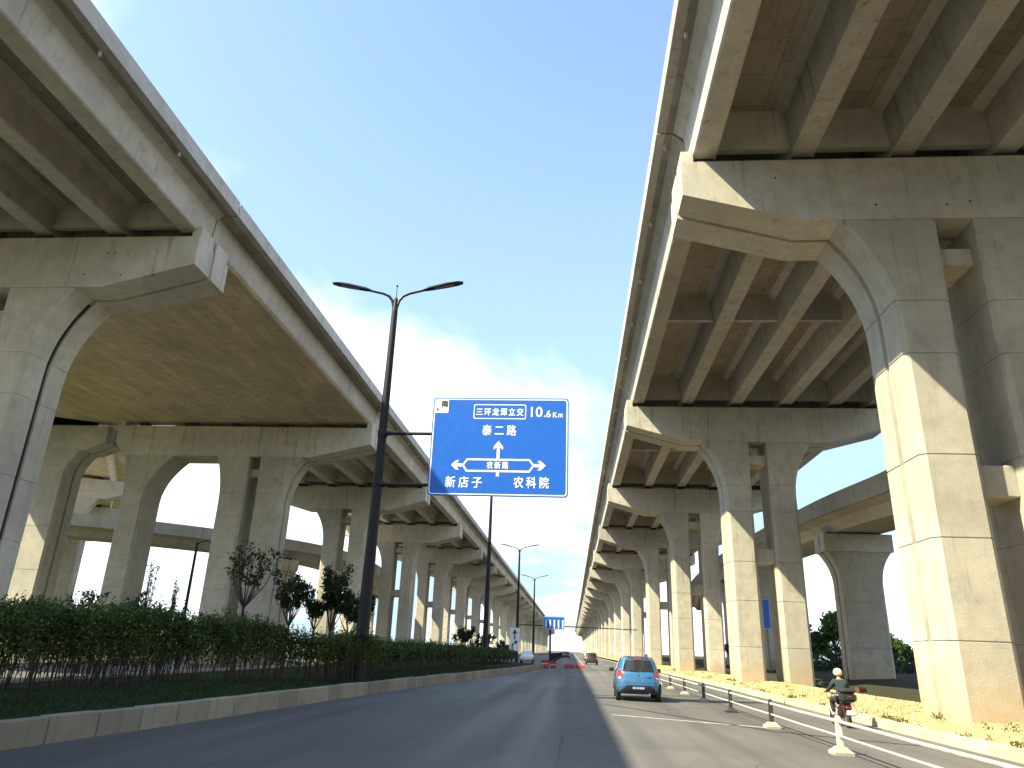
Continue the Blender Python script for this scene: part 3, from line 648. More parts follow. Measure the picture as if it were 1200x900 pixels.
def small_tree(label, loc, h, spread, nl, seed, mat='leaf_dark', trunk_h=.9, lean=(0, 0), size=.13, name='ornamental_tree', group=None, wisp=False, stems=9):
    root = thing(name, label, 'tree', loc, group=group); rg = np.random.RandomState(seed)
    t = MB(); r0 = .022 + h * .009
    t.tube([(0, 0, -.05), (lean[0] * .1, lean[1] * .1, trunk_h * .5), (lean[0] * .2, lean[1] * .2, trunk_h)], [r0, r0 * .85, r0 * .75], 7); pts = []
    base = Vector((lean[0] * .2, lean[1] * .2, trunk_h))
    for i in range(stems):
        a = 2 * PI * i / stems + rg.uniform(-.4, .4); rr = spread * (rg.uniform(.35, 1) if not wisp else rg.uniform(.1, .5)); hh = (h - trunk_h) * rg.uniform(.55, 1)
        tip = base + Vector((math.cos(a) * rr + lean[0], math.sin(a) * rr + lean[1], hh)); mid = base.lerp(tip, .45) + Vector((math.cos(a) * rr * .12, math.sin(a) * rr * .12, -hh * .08))
        t.tube([base - Vector((0, 0, .08)), mid, tip], [r0 * .5, r0 * .3, r0 * .1], 5)
        for k in range(4):
            s = rg.uniform(.35, .95); p = base.lerp(tip, s); d = Vector((rg.normal(), rg.normal(), rg.uniform(.1, 1.2))).normalized() * spread * rg.uniform(.15, .4)
            t.tube([p, p + d], [r0 * .16, r0 * .06], 4, False)
            for q in range(max(1, nl // (stems * 8))): pts.append(p + d * rg.uniform(.3, 1.05) + Vector(rg.normal(0, .05, 3)))
        for q in range(nl // (stems * 2)): s = rg.beta(3, 1.4); pts.append((mid.lerp(tip, s)) + Vector(rg.normal(0, .06 if wisp else .09, 3)))
    t.build('trunk', 'bark', root, True)
    obj('crown', leaf_mesh('crown', np.array([tuple(p) for p in pts]), size, .3, .42, seed), mat, root); return root
G = 'small trees growing in the median hedge'
small_tree('bare-looking small tree with wide open crown, leftmost in the hedge', (-12.1, 27, .4), 4.75, 1.25, 620, 21, trunk_h=2.35, size=.17, group=G, stems=11)
small_tree('upright vase-shaped small tree, second from the left in the hedge', (-10.45, 27.4, .4), 3.75, .75, 1900, 22, trunk_h=1.75, size=.14, group=G)
small_tree('slim small tree in the middle of the hedge tree cluster', (-9.75, 28.2, .4), 3.3, .55, 1500, 23, trunk_h=1.65, size=.14, group=G)
small_tree('dense tallest small tree of the cluster beside the lamp post', (-9.25, 28.6, .4), 4.1, .6, 2800, 24, trunk_h=1.6, size=.14, group=G)
small_tree('bushy small tree overlapping the tall lamp post', (-8.4, 28.2, .4), 3.1, .85, 3000, 25, trunk_h=1.45, size=.14, lean=(.1, 0), group=G)
small_tree('small round tree beside the second lamp post', (-8.5, 60.5, .4), 3.0, 1.1, 1300, 26, trunk_h=1.0, size=.2, group=G)
small_tree('small bush-like tree left of the white arrow board', (-9.2, 79, 0), 3.1, 1.4, 1200, 27, trunk_h=.9, size=.24, group=G)
small_tree('small dark round tree right of the white arrow board', (-8.5, 96, 0), 2.6, 1.2, 1000, 28, trunk_h=.8, size=.26, group=G)
G2 = 'young slender trees behind the left viaduct'
small_tree('thin tall sapling with sparse light leaves seen behind the left columns', (-35.3, 60, 0), 7.9, 1.0, 420, 31, 'leaf_light', 1.2, size=.2, name='sapling', group=G2, wisp=True, stems=12)
small_tree('short bright green sapling beside the slanted dark pole', (-32.9, 60, 0), 6.5, .5, 380, 32, 'leaf_light', 1.5, size=.2, name='sapling', group=G2, wisp=True)
small_tree('bushy light green shrub rising just above the near hedge', (-17.5, 27, 0), 3.2, 1.6, 1500, 33, 'leaf_dark', .7, size=.16, name='shrub')
small_tree('small pale sapling at the right foot of the leftmost hedge tree', (-14.8, 32, 0), 3.3, .6, 500, 34, 'leaf_light', .9, size=.14, name='sapling', group=G2)
def broad_tree(label, loc, h, r, seed, mat='leaf_tree', n=5200, size=.34, group=None):
    root = thing('broadleaf_tree', label, 'tree', loc, group=group); rg = np.random.RandomState(seed); t = MB()
    t.tube([(0, 0, -.2), (.1, 0, h * .25), (0, .1, h * .5)], [.2, .15, .1], 8); pts = []
    nb = 22
    for i in range(nb):
        a = rg.uniform(0, 2 * PI); zc = h * rg.uniform(.3, .95); rr = r * math.sin(PI * min(.93, zc / h * .85 + .1)) * rg.uniform(.3, .95)
        c = Vector((math.cos(a) * rr, math.sin(a) * rr, zc)); t.tube([(0, 0, max(h * .15, zc * .5)), c], [.07, .02], 5)
        s = r * rg.uniform(.18, .36); q = rg.normal(0, 1, (n // nb, 3)); q *= (s * rg.uniform(.55, 1.0, (len(q), 1)) / np.linalg.norm(q, axis=1)[:, None]); q[:, 2] *= .75; pts.append(q + np.array(c))
    t.build('trunk', 'bark', root, True); obj('crown', leaf_mesh('crown', np.concatenate(pts), size, .3, .6, seed), mat, root); return root
G3 = 'trees beyond the right-hand viaduct'
for i, (lab_, x, y_, h, r) in enumerate((
    ('dark tree just left of the grey ramp column on the right', 23.5, 82, 4.6, 2.6), ('sunlit green tree between the paired pier and the ramp column', 26.5, 80, 5.2, 3.2),
    ('green bush tree right of the grey ramp column', 34, 86, 3.9, 3.0), ('leafy tree at the right behind the near pier', 38, 82, 4.4, 3.0),
    ('tree seen in the narrow gap between the second pier columns', 21.5, 95, 3.9, 2.6), ('tall dark tree with pointed top behind the scooter rider', 24.4, 92, 6.0, 2.0),
    ('tree in the background far right beside the frame edge', 47, 92, 5.2, 3.4))):
    broad_tree(lab_, (x, y_, .7), h, r, 50 + i, group=G3)
rg = np.random.RandomState(77); n = 9000
pts = np.stack([rg.uniform(19, 46, n), rg.uniform(66, 78, n), .75 + rg.gamma(1.6, .45, n).clip(0, 2.4)], 1)
tag(obj('undergrowth', leaf_mesh('undergrowth', pts, .32, .5, .5, 78), 'leaf_dark'), 'dark undergrowth on the ground beneath the trees on the right', 'undergrowth', kind='stuff')

# ------------------------------------------------------------------ guard rail between the lane and the scooter lane
gr = thing('guard_rail', 'low white two-bar guard rail with dark posts beside the sunlit lane', 'guard rail', (4.9, 24, 0))
posts = [8.6] + [15.06 + 4.86 * i for i in range(11)]
def gobj(m, name, mat, sm=False):
    me = m.mesh(name)
    for v in me.vertices: v.co -= Vector((4.9, 24, 0))
    return obj(name, me, mat, gr, sm)
for i, y in enumerate(posts):
    m = MB(); P = []
    for z, a, b in ((0, .20, .17), (.05, .20, .17), (.075, .17, .14), (.12, .10, .09), (.14, .09, .08)):
        P.append([(4.9 - b, y - a, z), (4.9 + b, y - a, z), (4.9 + b, y + a, z), (4.9 - b, y + a, z)])
    m.rings(P); gobj(m, 'post_foot', 'base_cream' if i != 3 else 'rail_dark')
    m = MB(); P = []             # flat post with rounded head
    for z, hw in ((.12, .05), (.50, .05), (.58, .05), (.62, .042), (.645, .028), (.655, .008)):
        P.append([(4.9 - hw, y - .035, z), (4.9 + hw, y - .035, z), (4.9 + hw, y + .035, z), (4.9 - hw, y + .035, z)])
    m.rings(P); gobj(m, 'post', 'rail_white' if i == 1 else 'rail_dark')
for a, b in zip(posts, posts[1:]):
    for z, r_ in ((.555, .028), (.31, .019)):
        m = MB(); m.tube([(4.9, a + .036, z), (4.9, (a + b) / 2, z - .008), (4.9, b - .036, z)], r_, 8); gobj(m, 'rail_bar', 'rail_white', True)

# ------------------------------------------------------------------ vehicles
def carpaint(name, col):
    m, n, l, b = newmat(name); b.inputs['Base Color'].default_value = (*col, 1); b.inputs['Roughness'].default_value = .32; b.inputs['Metallic'].default_value = .15
    b.inputs['Coat Weight'].default_value = .7; b.inputs['Coat Roughness'].default_value = .08
    pos = n.new('ShaderNodeNewGeometry').outputs['Position']; f = noise(n, l, pos, 5, 6)
    l.new(mixc(n, l, remap(n, l, f, .45, .75, 0, .25), tuple(col), (.3, .28, .24)), b.inputs['Base Color']); return m
M['car_blue'] = carpaint('blue_car_paint', (.028, .15, .34)); M['car_white'] = carpaint('white_car_paint', (.7, .7, .68)); M['car_dark'] = carpaint('dark_car_paint', (.03, .032, .036)); M['car_red'] = carpaint('red_car_paint', (.3, .02, .02))
M['glass'] = plain('tinted_car_glass', (.02, .024, .026), .06, spec=.8); M['tyre'] = plain('tyre_rubber', (.02, .02, .02), .85); M['alloy'] = plain('alloy', (.5, .5, .52), .35, .9)
M['trim'] = plain('black_plastic_trim', (.022, .022, .024), .55); M['lamp_red'] = plain('red_tail_lamp', (.42, .035, .035), .18, spec=.7); M['lamp_clear'] = plain('clear_lamp', (.75, .72, .7), .15); M['plate'] = plain('blue_plate', (.01, .05, .28), .4)
M['chrome'] = plain('chrome', (.7, .7, .7), .15, 1)
HATCH = [(.24, .12, 3.42, .70), (.32, .05, 3.52, .765), (.45, .0, 3.58, .79), (.60, -.01, 3.58, .805), (.75, .02, 3.54, .81), (.88, .05, 3.35, .80), (.95, .075, 2.95, .785), (1.0, .10, 2.72, .765), (1.08, .15, 2.55, .735), (1.2, .235, 2.36, .69), (1.32, .32, 2.14, .645), (1.41, .40, 1.92, .60), (1.46, .47, 1.78, .555), (1.485, .58, 1.6, .48), (1.50, .8, 1.4, .34)]
def car_surf(T, a, z, off=0):
    k = lambda i: lerp_tab([(r[0], r[i]) for r in T], z)
    yr, yf, w_ = k(1), k(2), k(3); e = .34 if z < 1.0 else .42
    cx, sx = math.cos(a), math.sin(a); sg_ = lambda v: math.copysign(abs(v) ** e, v)
    p = Vector((sg_(cx) * w_, (yr + yf) / 2 + sg_(sx) * (yf - yr) / 2, z))
    if off:
        h = 1e-3; d1 = car_surf(T, a + h, z) - car_surf(T, a - h, z); d2 = car_surf(T, a, z + .01) - car_surf(T, a, z - .01); nn = d1.cross(d2)
        if nn.length > 1e-9: p += nn.normalized() * off
    return p
def inv_ang(T, x, z):           # angle on the rear half whose side offset is x (rear: sin<0)
    k = lerp_tab([(r[0], r[3]) for r in T], z); e = .34 if z < 1.0 else .42
    c_ = max(-1, min(1, math.copysign(abs(x / k) ** (1 / e), x))); return -math.acos(c_)
def rear_patch(T, rows, nx=10, off=.008):
    """panel on the tail: rows of (z, x_left, x_right)"""
    m = MB(); vs = []
    for z, a, b in rows:
        for i in range(nx + 1): vs.append(car_surf(T, inv_ang(T, a + (b - a) * i / nx, z), z, off))
    fs = [(r * (nx + 1) + i, r * (nx + 1) + i + 1, (r + 1) * (nx + 1) + i + 1, (r + 1) * (nx + 1) + i) for r in range(len(rows) - 1) for i in range(nx)]
    m.add(vs, fs); return m
def side_patch(T, s, rows, ny=8, off=.006):
    m = MB(); vs = []
    for z, ya, yb in rows:
        k = lambda i: lerp_tab([(r[0], r[i]) for r in T], z); yr, yf = k(1), k(2); e = .34 if z < 1.0 else .42
        for i in range(ny + 1):
            t = ((ya + (yb - ya) * i / ny) - (yr + yf) / 2) / ((yf - yr) / 2); t = max(-.999, min(.999, t)); a = math.asin(math.copysign(abs(t) ** (1 / e), t))
            vs.append(car_surf(T, a if s > 0 else PI - a, z, off))
    fs = [(r * (ny + 1) + i, r * (ny + 1) + i + 1, (r + 1) * (ny + 1) + i + 1, (r + 1) * (ny + 1) + i) for r in range(len(rows) - 1) for i in range(ny)]
    m.add(vs, fs); return m
def hatchback(label, paint, loc, rz=0, detail=True, group=None):
    T = HATCH; root = thing('hatchback_car', label, 'car', loc, rz, group); n = 64
    m = MB(); P = []
    zs_ = [r[0] for r in T]; zz_ = sorted(set(zs_ + [(a + b) / 2 for a, b in zip(zs_, zs_[1:])]))
    for z in zz_: P.append([car_surf(T, 2 * PI * i / n, z) for i in range(n)])
    m.rings(P); body = m.build('body', paint, root, True)
    rows = lambda a, b, l0, l1, r0, r1, k=4: [(a + (b - a) * i / k, l0 + (l1 - l0) * i / k, r0 + (r1 - r0) * i / k) for i in range(k + 1)]
    rear_patch(T, rows(.985, 1.38, -.56, -.45, .56, .45, 6)).build('rear_window', 'glass', root, True)
    if detail:
        rear_patch(T, rows(1.415, 1.445, -.40, -.38, .40, .38, 2), 10, .02).build('spoiler', 'trim', root)
        rear_patch(T, rows(1.39, 1.407, -.13, -.13, .13, .13, 1), 4, .025).build('brake_light', 'lamp_red', root)
    for s in (-1, 1):
        l_ = [(.74, .60, .755), (.80, .565, .755), (.90, .555, .745), (.98, .575, .715), (1.04, .60, .69)]
        lp = rear_patch(T, [(z, s * a, s * b) for z, a, b in l_], 4, .012).build('tail_light', 'lamp_red', root, True)
        rear_patch(T, [(z, s * a, s * b) for z, a, b in [(.74, .62, .70), (.80, .60, .70)]], 2, .017).build('reverse_lens', 'lamp_clear', lp)
        side_patch(T, s, [(1.0, .62, 2.35), (1.1, .66, 2.25), (1.24, .72, 2.08), (1.36, .80, 1.90)]).build('side_window', 'glass', root, True)
        m = MB(); m.box(.80 if s > 0 else -.99, .99 if s > 0 else -.80, 2.32, 2.42, .93, 1.07, .03); m.build('mirror', 'trim', root)
        side_patch(T, s, [(.25, .25, 3.2), (.33, .2, 3.3)], 8, .01).build('sill_trim', 'trim', root)
    if detail:
        rear_patch(T, [(.25, -.60, .60), (.33, -.62, .62), (.42, -.56, .56), (.50, -.46, .46), (.535, -.40, .40)], 12, .012).build('lower_bumper', 'trim', root, True)
        pl = rear_patch(T, rows(.40, .51, -.22, -.22, .22, .22, 1), 4, .022).build('number_plate', 'plate', root)
        for i, xx in enumerate((-.19, -.14, -.065, -.005, .055, .115, .17)):
            rear_patch(T, rows(.425, .485, xx - .017, xx - .017, xx + .017, xx + .017, 1), 1, .027).build('plate_mark', 'white', pl)
        rear_patch(T, rows(.615, .625, -.70, -.70, .70, .70, 1), 12, .004).build('bumper_seam', 'trim', root)
        m = MB(); m.tube([tuple(car_surf(T, inv_ang(T, 0, .985), .985, .02)), tuple(car_surf(T, inv_ang(T, -.30, 1.02), 1.02, .03))], [.014, .009], 6); m.build('wiper', 'trim', root)
        rear_patch(T, rows(.86, .90, -.035, -.035, .035, .035, 1), 2, .014).build('badge', 'chrome', root)
        rear_patch(T, rows(.79, .81, .28, .28, .44, .44, 1), 2, .012).build('model_badge', 'chrome', root)
        m = MB(); m.tube([(.38, .02, .25), (.38, .25, .25)], .03, 8); m.build('exhaust', 'alloy', root)
    for s in (-1, 1):
        for y_ in (.58, 2.92):
            m = MB(); m.lathe([(.20, -.08), (.27, -.085), (.285, -.06), (.285, .06), (.27, .085), (.20, .08)], 20, (0, 0, 0), 'x'); wh = m.build('wheel', 'tyre', root, True, (s * .705, y_, .285))
            m = MB(); m.lathe([(.05, .075 * s), (.19, .086 * s), (.185, .06 * s)], 16, (0, 0, 0), 'x'); m.build('rim', 'alloy', wh, True)
            m = MB(); pr = []   # dark arch lip
            for i in range(13):
                a = PI * i / 12; pr.append((y_ + .345 * math.cos(a), .285 + .345 * math.sin(a)))
            w0, w1 = s * .62, s * .812
            m.rings([[(w0, a, b), (w1, a, b), (w1, y_ + (a - y_) * .9, .285 + (b - .285) * .9), (w0, y_ + (a - y_) * .9, .285 + (b - .285) * .9)] for a, b in pr]); m.build('wheel_arch', 'trim', root)
    return root
hatchback('small blue hatchback driving away in the sunlit lane', 'car_blue', (2.38, 28.0, 0), R(-1.5))
far = 'vehicles far down the road'
hatchback('tiny dark car far ahead in the sunlit lane', 'car_dark', (2.6, 101, 0), 0, False, far)
hatchback('tiny white car far away left of the red barriers', 'car_white', (-5.6, 99, 0), PI, False, far)
hatchback('tiny pale car farthest ahead in the sunlit lane', 'car_white', (3.2, 150, 0), 0, False, far)
hatchback('tiny dark car very far ahead near the vanishing point', 'car_dark', (-1.2, 170, 0), 0, False, far)

# ------------------------------------------------------------------ scooter and rider
SCX, SCY, SCS = 7.05, 20.9, .82
sc = thing('scooter', 'dark electric scooter with a black top box ridden beside the guard rail', 'scooter', (SCX, SCY, 0), R(0)); sc.scale = (SCS,) * 3
M['scooter_dark'] = plain('dark_scooter_plastic', (.02, .022, .025), .35); M['scooter_pale'] = plain('pale_scooter_plastic', (.55, .53, .48), .35); M['maroon'] = plain('maroon_plastic', (.035, .010, .011), .3)
for y_ in (0, 1.28):
    m = MB(); m.lathe([(.14, -.05), (.205, -.055), (.235, -.03), (.235, .03), (.205, .055), (.14, .05)], 20, (0, y_, .235), 'x'); wh = m.build('wheel', 'tyre', sc, True)
    m = MB(); m.lathe([(.03, -.06), (.14, -.045), (.14, .045), (.03, .06)], 14, (0, y_, .235), 'x'); m.build('rim', 'alloy', wh, True)
def ellr(y_, z, hw, hh, n=12): return [(hw * math.copysign(abs(math.cos(2 * PI * k / n)) ** .7, math.cos(2 * PI * k / n)), y_, z + hh * math.copysign(abs(math.sin(2 * PI * k / n)) ** .7, math.sin(2 * PI * k / n))) for k in range(n)]
m = MB(); m.rings([ellr(-.22, .62, .08, .07), ellr(-.1, .60, .13, .12), ellr(.15, .52, .15, .19), ellr(.4, .45, .14, .2), ellr(.52, .36, .13, .13)]); m.build('rear_body', 'maroon', sc, True)
m = MB(); m.rings([ellr(-.15, .72, .11, .04), ellr(0, .73, .14, .05), ellr(.3, .70, .14, .055), ellr(.52, .69, .11, .045), ellr(.58, .68, .06, .03)]); m.build('saddle', 'trim', sc, True)
m = MB(); m.box(-.14, .14, .45, 1.0, .24, .31, .02); m.build('footboard', 'scooter_dark', sc)
m = MB(); m.rings([ellr(.96, .28, .13, .05), ellr(1.02, .45, .17, .07), ellr(1.04, .66, .18, .07), ellr(1.0, .86, .13, .06), ellr(.97, .95, .09, .05)]); m.build('front_shield', 'scooter_pale', sc, True)
m = MB(); m.rings([ellr(1.08, .47, .06, .03), ellr(1.2, .50, .08, .035), ellr(1.4, .47, .08, .03), ellr(1.5, .40, .05, .03)]); m.build('front_mudguard', 'scooter_pale', sc, True)
for s in (-1, 1):
    m = MB(); m.tube([(s * .07, 1.28, .235), (s * .07, 1.14, .55), (s * .03, 1.02, .9)], .025, 8); m.build('fork_leg', 'trim', sc, True)
    m = MB(); m.tube([(0, .98, .95), (s * .2, .95, 1.0), (s * .34, .88, .99)], [.018, .017, .02], 8); hb = m.build('handlebar', 'trim', sc, True)
    m = MB(); m.tube([(s * .22, .95, 1.0), (s * .30, .97, 1.16), (s * .36, .96, 1.22)], .007, 6); ms = m.build('mirror_stem', 'trim', hb)
    m = MB(); m.lathe([(.0, -.012), (.05, -.012), (.06, 0), (.045, .02), (0, .025)], 12); o = m.build('mirror', 'scooter_pale' if s > 0 else 'trim', hb, True, (s * .37, .96, 1.25)); o.rotation_euler = (R(90), 0, 0)
m = MB(); m.box(-.23, .23, -.40, -.02, .78, 1.0, .045); bxs = m.build('top_box', 'scooter_dark', sc, True)
m = MB(); m.box(-.235, .235, -.405, -.015, 1.005, 1.16, .06); m.build('top_box_lid', 'trim', bxs, True)
m = MB(); m.box(-.06, .06, -.415, -.402, .90, .925, .005); m.build('reflector', 'lamp_red', bxs)
m = MB(); m.box(-.12, .12, -.45, .0, .755, .778); m.build('rear_rack', 'trim', sc)
m = MB(); m.tube([(-.16, -.05, .70), (-.19, -.30, .62), (-.19, -.36, .42), (0, -.37, .36), (.19, -.36, .42), (.19, -.30, .62), (.16, -.05, .70)], .014, 8); m.build('bumper_bar', 'chrome', sc, True)
m = MB(); m.box(-.09, .09, -.265, -.2, .56, .66, .02); m.build('tail_light', 'lamp_red', sc)
m = MB(); m.box(-.10, .10, -.30, -.285, .40, .52, .004); m.build('number_plate', 'white', sc)
m = MB(); m.rings([ellr(-.27, .40, .06, .02), ellr(-.2, .48, .07, .02), ellr(0, .52, .07, .02)]); m.build('rear_mudguard', 'trim', sc, True)
rider = thing('person', 'person in dark teal shirt and cream helmet riding the scooter', 'person', (SCX, SCY, 0), R(0)); rider.scale = (SCS,) * 3
def skin(name, verts, edges, rad, mat, parent, root=0, sub=2):
    me = bpy.data.meshes.new(name); me.from_pydata(verts, edges, []); me.materials.append(M[mat]); o = bpy.data.objects.new(name, me); C.objects.link(o); o.parent = parent
    o.modifiers.new('skin', 'SKIN')
    if not me.skin_vertices: bpy.context.view_layer.objects.active = o
    for i, sv in enumerate(me.skin_vertices[0].data):
        r_ = rad[i]; sv.radius = r_ if isinstance(r_, tuple) else (r_, r_); sv.use_root = (i == root)
    su = o.modifiers.new('sub', 'SUBSURF'); su.levels = su.render_levels = sub
    for p in me.polygons: p.use_smooth = True
    o.modifiers['skin'].use_smooth_shade = True
    return o
M['skin'] = plain('skin', (.42, .26, .18), .55); M['shirt'] = plain('dark_teal_cloth', (.014, .036, .042), .85, var=.3); M['trousers'] = plain('black_cloth', (.013, .013, .016), .85, var=.2); M['helmet'] = plain('cream_helmet', (.72, .64, .42), .3); M['shoe'] = plain('grey_shoes', (.35, .34, .32), .7)
V = [(0, .26, .80), (0, .27, .98), (0, .31, 1.15), (0, .36, 1.30), (0, .39, 1.40), (0, .42, 1.48), (0, .44, 1.57), (0, .445, 1.63)]; Rr = [(.15, .12), (.14, .11), (.16, .115), (.15, .10), .055, .06, .085, .07]; E_ = [(i, i + 1) for i in range(7)]
for s in (-1, 1):
    b0 = len(V)
    V += [(s * .17, .36, 1.33), (s * .26, .46, 1.16), (s * .31, .58, 1.06), (s * .33, .76, 1.02), (s * .335, .855, 1.01)]; Rr += [.07, .055, .047, .036, .03]; E_ += [(3, b0)] + [(b0 + i, b0 + i + 1) for i in range(4)]
    b0 = len(V)
    V += [(s * .12, .32, .79), (s * .17, .55, .79), (s * .19, .74, .76), (s * .18, .70, .55), (s * .165, .66, .38)]; Rr += [.095, .085, .068, .058, .042]; E_ += [(0, b0)] + [(b0 + i, b0 + i + 1) for i in range(4)]
body = skin('body', V, E_, Rr, 'skin', rider)
# clothing as slightly larger skins over the same joints
sh = [(0, .26, .80), (0, .27, .98), (0, .31, 1.15), (0, .36, 1.30), (0, .385, 1.375)]; rs = [(.165, .135), (.165, .13), (.185, .135), (.17, .12), .075]; es = [(i, i + 1) for i in range(4)]
for s in (-1, 1):
    b0 = len(sh); sh += [(s * .175, .36, 1.335), (s * .265, .46, 1.16), (s * .312, .58, 1.06), (s * .326, .72, 1.025)]; rs += [.088, .07, .06, .048]; es += [(3, b0)] + [(b0 + i, b0 + i + 1) for i in range(3)]
skin('shirt', sh, es, rs, 'shirt', rider)
tr = [(0, .26, .80)]; rt = [(.17, .14)]; et = []
for s in (-1, 1):
    b0 = len(tr); tr += [(s * .12, .32, .79), (s * .17, .55, .79), (s * .19, .74, .765), (s * .18, .70, .55), (s * .165, .665, .40)]; rt += [.11, .1, .085, .075, .062]; et += [(0, b0)] + [(b0 + i, b0 + i + 1) for i in range(4)]
skin('trousers', tr, et, rt, 'trousers', rider)
for s in (-1, 1):
    skin('shoe', [(s * .165, .62, .345), (s * .165, .70, .35), (s * .17, .80, .34), (s * .17, .87, .335)], [(0, 1), (1, 2), (2, 3)], [.042, .05, .042, .032], 'shoe', rider)
    for k in range(4):     # fingers closed round the grip
        x = s * (.295 + .022 * k); skin('finger', [(x, .862, 1.025), (x, .912, 1.018), (x, .918, .98), (x, .888, .962)], [(0, 1), (1, 2), (2, 3)], [.011, .0105, .0095, .008], 'skin', rider, sub=1)
    skin('thumb', [(s * .285, .85, 1.0), (s * .265, .875, .975), (s * .275, .905, .968)], [(0, 1), (1, 2)], [.012, .011, .009], 'skin', rider, sub=1)
m = MB(); P = []
for i in range(9):
    a = -R(35) + (R(125)) * i / 8; P.append([(.135 * math.cos(a) * math.cos(2 * PI * k / 20), .44 + .15 * math.cos(a) * math.sin(2 * PI * k / 20), 1.60 + .135 * math.sin(a)) for k in range(20)])
m.rings(P); hel = m.build('helmet', 'helmet', rider, True)
m = MB(); m.rings([[(x, .57, 1.60), (x, .64, 1.585), (x, .64, 1.595), (x, .57, 1.61)] for x in (-.09, -.03, .03, .09)]); m.build('visor', 'helmet', hel)
m = MB(); m.rings([[(x, .528, 1.53), (x, .545, 1.50), (x, .525, 1.505)] for x in (-.016, 0, .016)]); m.build('nose', 'skin', rider)

# ------------------------------------------------------------------ road works, distant signs and gantry
def barrier(label, loc, w_, h, rz=0):
    root = thing('barrier', label, 'barrier', loc, rz, 'red barriers of the road works')
    m = MB(); P = []
    for z, d in ((0, .22), (.12, .22), (.3, .14), (h * .8, .10), (h, .07)): P.append([(-w_ / 2, -d, z), (w_ / 2, -d, z), (w_ / 2, d, z), (-w_ / 2, d, z)])
    m.rings(P); m.build('barrier_body', 'red', root)
    m = MB(); m.box(-w_ / 2 + .06, w_ / 2 - .06, -.135, -.10, h * .50, h * .58); m.build('reflective_band', 'white', root); return root
for i, (lab_, x, y_, w_, h) in enumerate((('tall red plastic barrier, leftmost at the road works', -2.5, 72.9, .7, .75), ('second red plastic barrier from the left at the road works', -1.75, 74.0, .6, .6),
    ('low red barrier in the middle of the road works', -.2, 76.5, 1.0, .36), ('low red barrier next to the sunlit lane at the road works', .9, 78.6, 1.0, .34))): barrier(lab_, (x, y_, 0), w_, h)
def post_obj(m, name, mat, root, sm=False): return m.build(name, mat, root, sm)
gs = thing('overhead_sign', 'small distant blue overhead sign on a long arm across the road', 'road sign', (-3.1, 110, 0))
m = MB(); m.lathe([(.16, 0), (.15, 3), (.12, 6.0)], 10); m.build('pole', 'pole', gs, True)
m = MB(); m.tube([(-4.5, 0, 4.95), (0, 0, 4.92), (12.5, 0, 4.75)], [.07, .09, .06], 8); m.build('arm', 'pole', gs, True)
m = MB(); m.box(-1.0, 2.1, -.22, -.16, 4.4, 6.25); b_ = m.build('sign_board', 'blue', gs)
for i in range(5):
    x = -.72 + i * .60; m = MB(); m.box(x, x + .2, -.232, -.221, 4.75, 5.75); m.build('panel_mark', 'white', b_)
    m = MB(); m.box(x + .05, x + .15, -.232, -.221, 4.5, 4.7); m.build('panel_mark', 'white', b_)
m = MB(); frame(m, [(-.95, 4.45), (2.05, 4.45), (2.05, 6.2), (-.95, 6.2)], [(-.9, 4.5), (2.0, 4.5), (2.0, 6.15), (-.9, 6.15)], -.221); m.build('border', 'white', b_)
ab = thing('arrow_board', 'white upright board with black arrows beside the distant lamp', 'road sign', (-6.95, 93, 0))
for s in (-.3, .3):
    m = MB(); m.tube([(s, .1, 0), (s, .1, 3.9)], .05, 8); m.build('post', 'pole', ab)
m = MB(); m.box(-.62, .62, 0, .05, 1.35, 4.05); b_ = m.build('board', 'white', ab)
m = MB(); m.prism_y([(-.08, 2.7), (.08, 2.7), (.08, 3.4), (.32, 3.35), (0, 3.9), (-.32, 3.35), (-.08, 3.4)], -.012, -.002); m.build('arrow', 'black', b_)
m = MB(); m.prism_y([(-.35, 1.6), (-.2, 1.6), (-.2, 2.0), (.1, 2.3), (.2, 2.15), (.4, 2.55), (0, 2.55), (.02, 2.4), (-.35, 2.1)], -.012, -.002); m.build('arrow', 'black', b_)
bs = thing('blue_sign', 'blue sign seen edge-on between the second right pier columns', 'road sign', (17.5, 70, .5))
m = MB(); m.tube([(0, 0, -.4), (0, 0, 6.2)], .08, 8); m.build('post', 'pole_grey', bs)
m = MB(); m.box(-.35, .35, -.12, -.07, 3.55, 6.15); b_ = m.build('board', 'blue', bs)
m = MB(); frame(m, [(-.32, 3.58), (.32, 3.58), (.32, 6.12), (-.32, 6.12)], [(-.29, 3.61), (.29, 3.61), (.29, 6.09), (-.29, 6.09)], -.121); m.build('border', 'white', b_)
sp_ = thing('dark_pole', 'dark pole standing behind the left columns under the distant ramp', 'pole', (-31.8, 60, 0))
m = MB(); m.lathe([(.16, 0), (.13, 4), (.10, 9.2)], 10); m.build('shaft', 'pole', sp_, True)
m = MB(); m.tube([(0, 0, 9.0), (.4, 0, 9.3), (.9, 0, 9.35)], [.06, .05, .07], 8); m.build('bracket', 'pole', sp_, True)
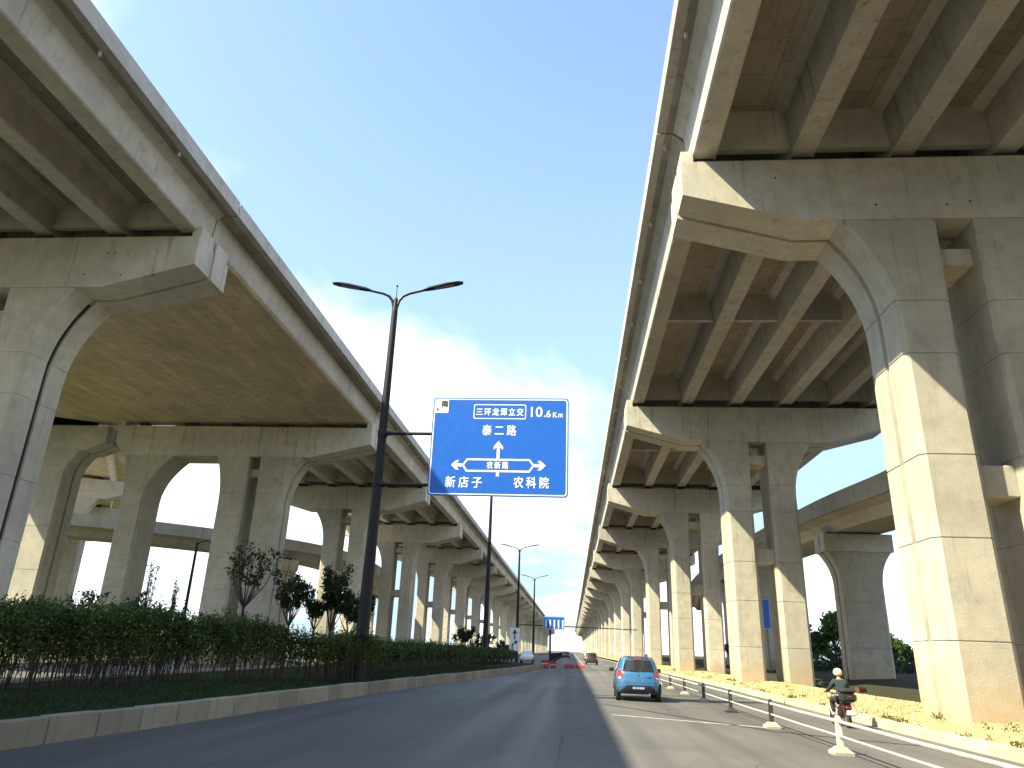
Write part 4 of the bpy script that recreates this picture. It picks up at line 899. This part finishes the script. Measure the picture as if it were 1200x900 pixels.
# fence along the far carriageway
fc = thing('mesh_fence', 'dark post fence running away along the far carriageway', 'fence', (-2.6, 96, 0))
for i in range(60):
    m = MB(); m.box(-.04, .04, i * 3 - .04, i * 3 + .04, 0, 1.25); m.build('post', 'pole', fc)
for z in (.3, 1.2):
    m = MB(); m.box(-.025, .025, .05, 177, z, z + .05); m.build('rail', 'pole', fc)
M['dull_red'] = plain('faded_red_plastic', (.13, .035, .025), .8, var=.3)
rb = thing('red_crate', 'small red box lying on the dark soil behind the scooter rider', 'crate', (13.75, 38.5, .2), R(20))
m = MB(); m.box(-.28, .28, -.2, .2, 0, .05); m.box(-.28, -.25, -.2, .2, .05, .36); m.box(.25, .28, -.2, .2, .05, .36); m.box(-.25, .25, -.2, -.17, .05, .36); m.box(-.25, .25, .17, .2, .05, .36); m.build('crate_body', 'dull_red', rb)
for z in (.12, .22):
    m = MB(); m.box(-.29, .29, -.215, -.201, z, z + .03); m.build('rib', 'dull_red', rb)

rb.scale = (.75, .75, .75)
# ------------------------------------------------------------------ small details on the near spans
m = MB(); m.lathe([(.0, 0), (.035, 0), (.035, .012), (0, .012)], 8); ME['hole'] = m.mesh('tie_hole'); ME['hole'].materials.append(M['rubber'])
m = MB(); m.lathe([(.055, 0), (.055, .3), (.045, .3), (.045, 0)], 10); ME['spout'] = m.mesh('drain_spout'); ME['spout'].materials.append(M['rail_white'])
for root in (vr, vl):
    for o in list(root.children):
        if o.name.startswith('pier_cap') and 0 <= o.location.y < 100 and abs(o.location.x) > 1:
            for i in range(9):
                h = obj('tie_hole', ME['hole'], None, o, loc=(random.uniform(-6.2, 6.2), .001, random.choice((14.35, 14.4, 15.3, 15.35)) + random.uniform(-.04, .04))); h.rotation_euler.x = R(90); h.location.y = .004
        if o.name.startswith('deck_slab') and -30 < o.location.y < 100 and abs(o.location.x) > 1:
            n_ = 5
            for i in range(n_):
                x_ = -7.95 if root is vr else 8.1
                h = obj('drain_spout', ME['spout'], None, o, loc=(x_, (i + .12) / n_, 17.88 if root is vr else 17.46)); h.scale = (1, 1 / o.scale.y, 1)
rg = np.random.RandomState(12); pts = []
for i in range(170):
    k = rg.randint(3); y_ = 12 + 60 * rg.uniform() ** 1.4
    if k == 0: x_, z_ = RK(y_) + .2 + rg.uniform(0, .12), .2
    elif k == 1: x_, z_ = rg.uniform(8.4, 11.3), .34
    else:
        p_ = rg.randint(3); y_ = 19 + 24 * p_ + rg.uniform(-.25, 2.6); x_ = XR + rg.choice([-2.12, -.4, .45, 2.15]) + rg.normal(0, .06); z_ = .36
    q = rg.normal(0, 1, (rg.randint(8, 34), 3)) * np.array([.07, .07, .035]); q[:, 2] = np.abs(q[:, 2]) * 1.6; pts.append(q + np.array([x_, y_, z_]))
tag(obj('weeds', leaf_mesh('weeds', np.concatenate(pts), .09, 1.2, .3, 13), 'leaf_tree'), 'small green weeds sprouting from the gravel and along the right kerb', 'weeds', kind='stuff')
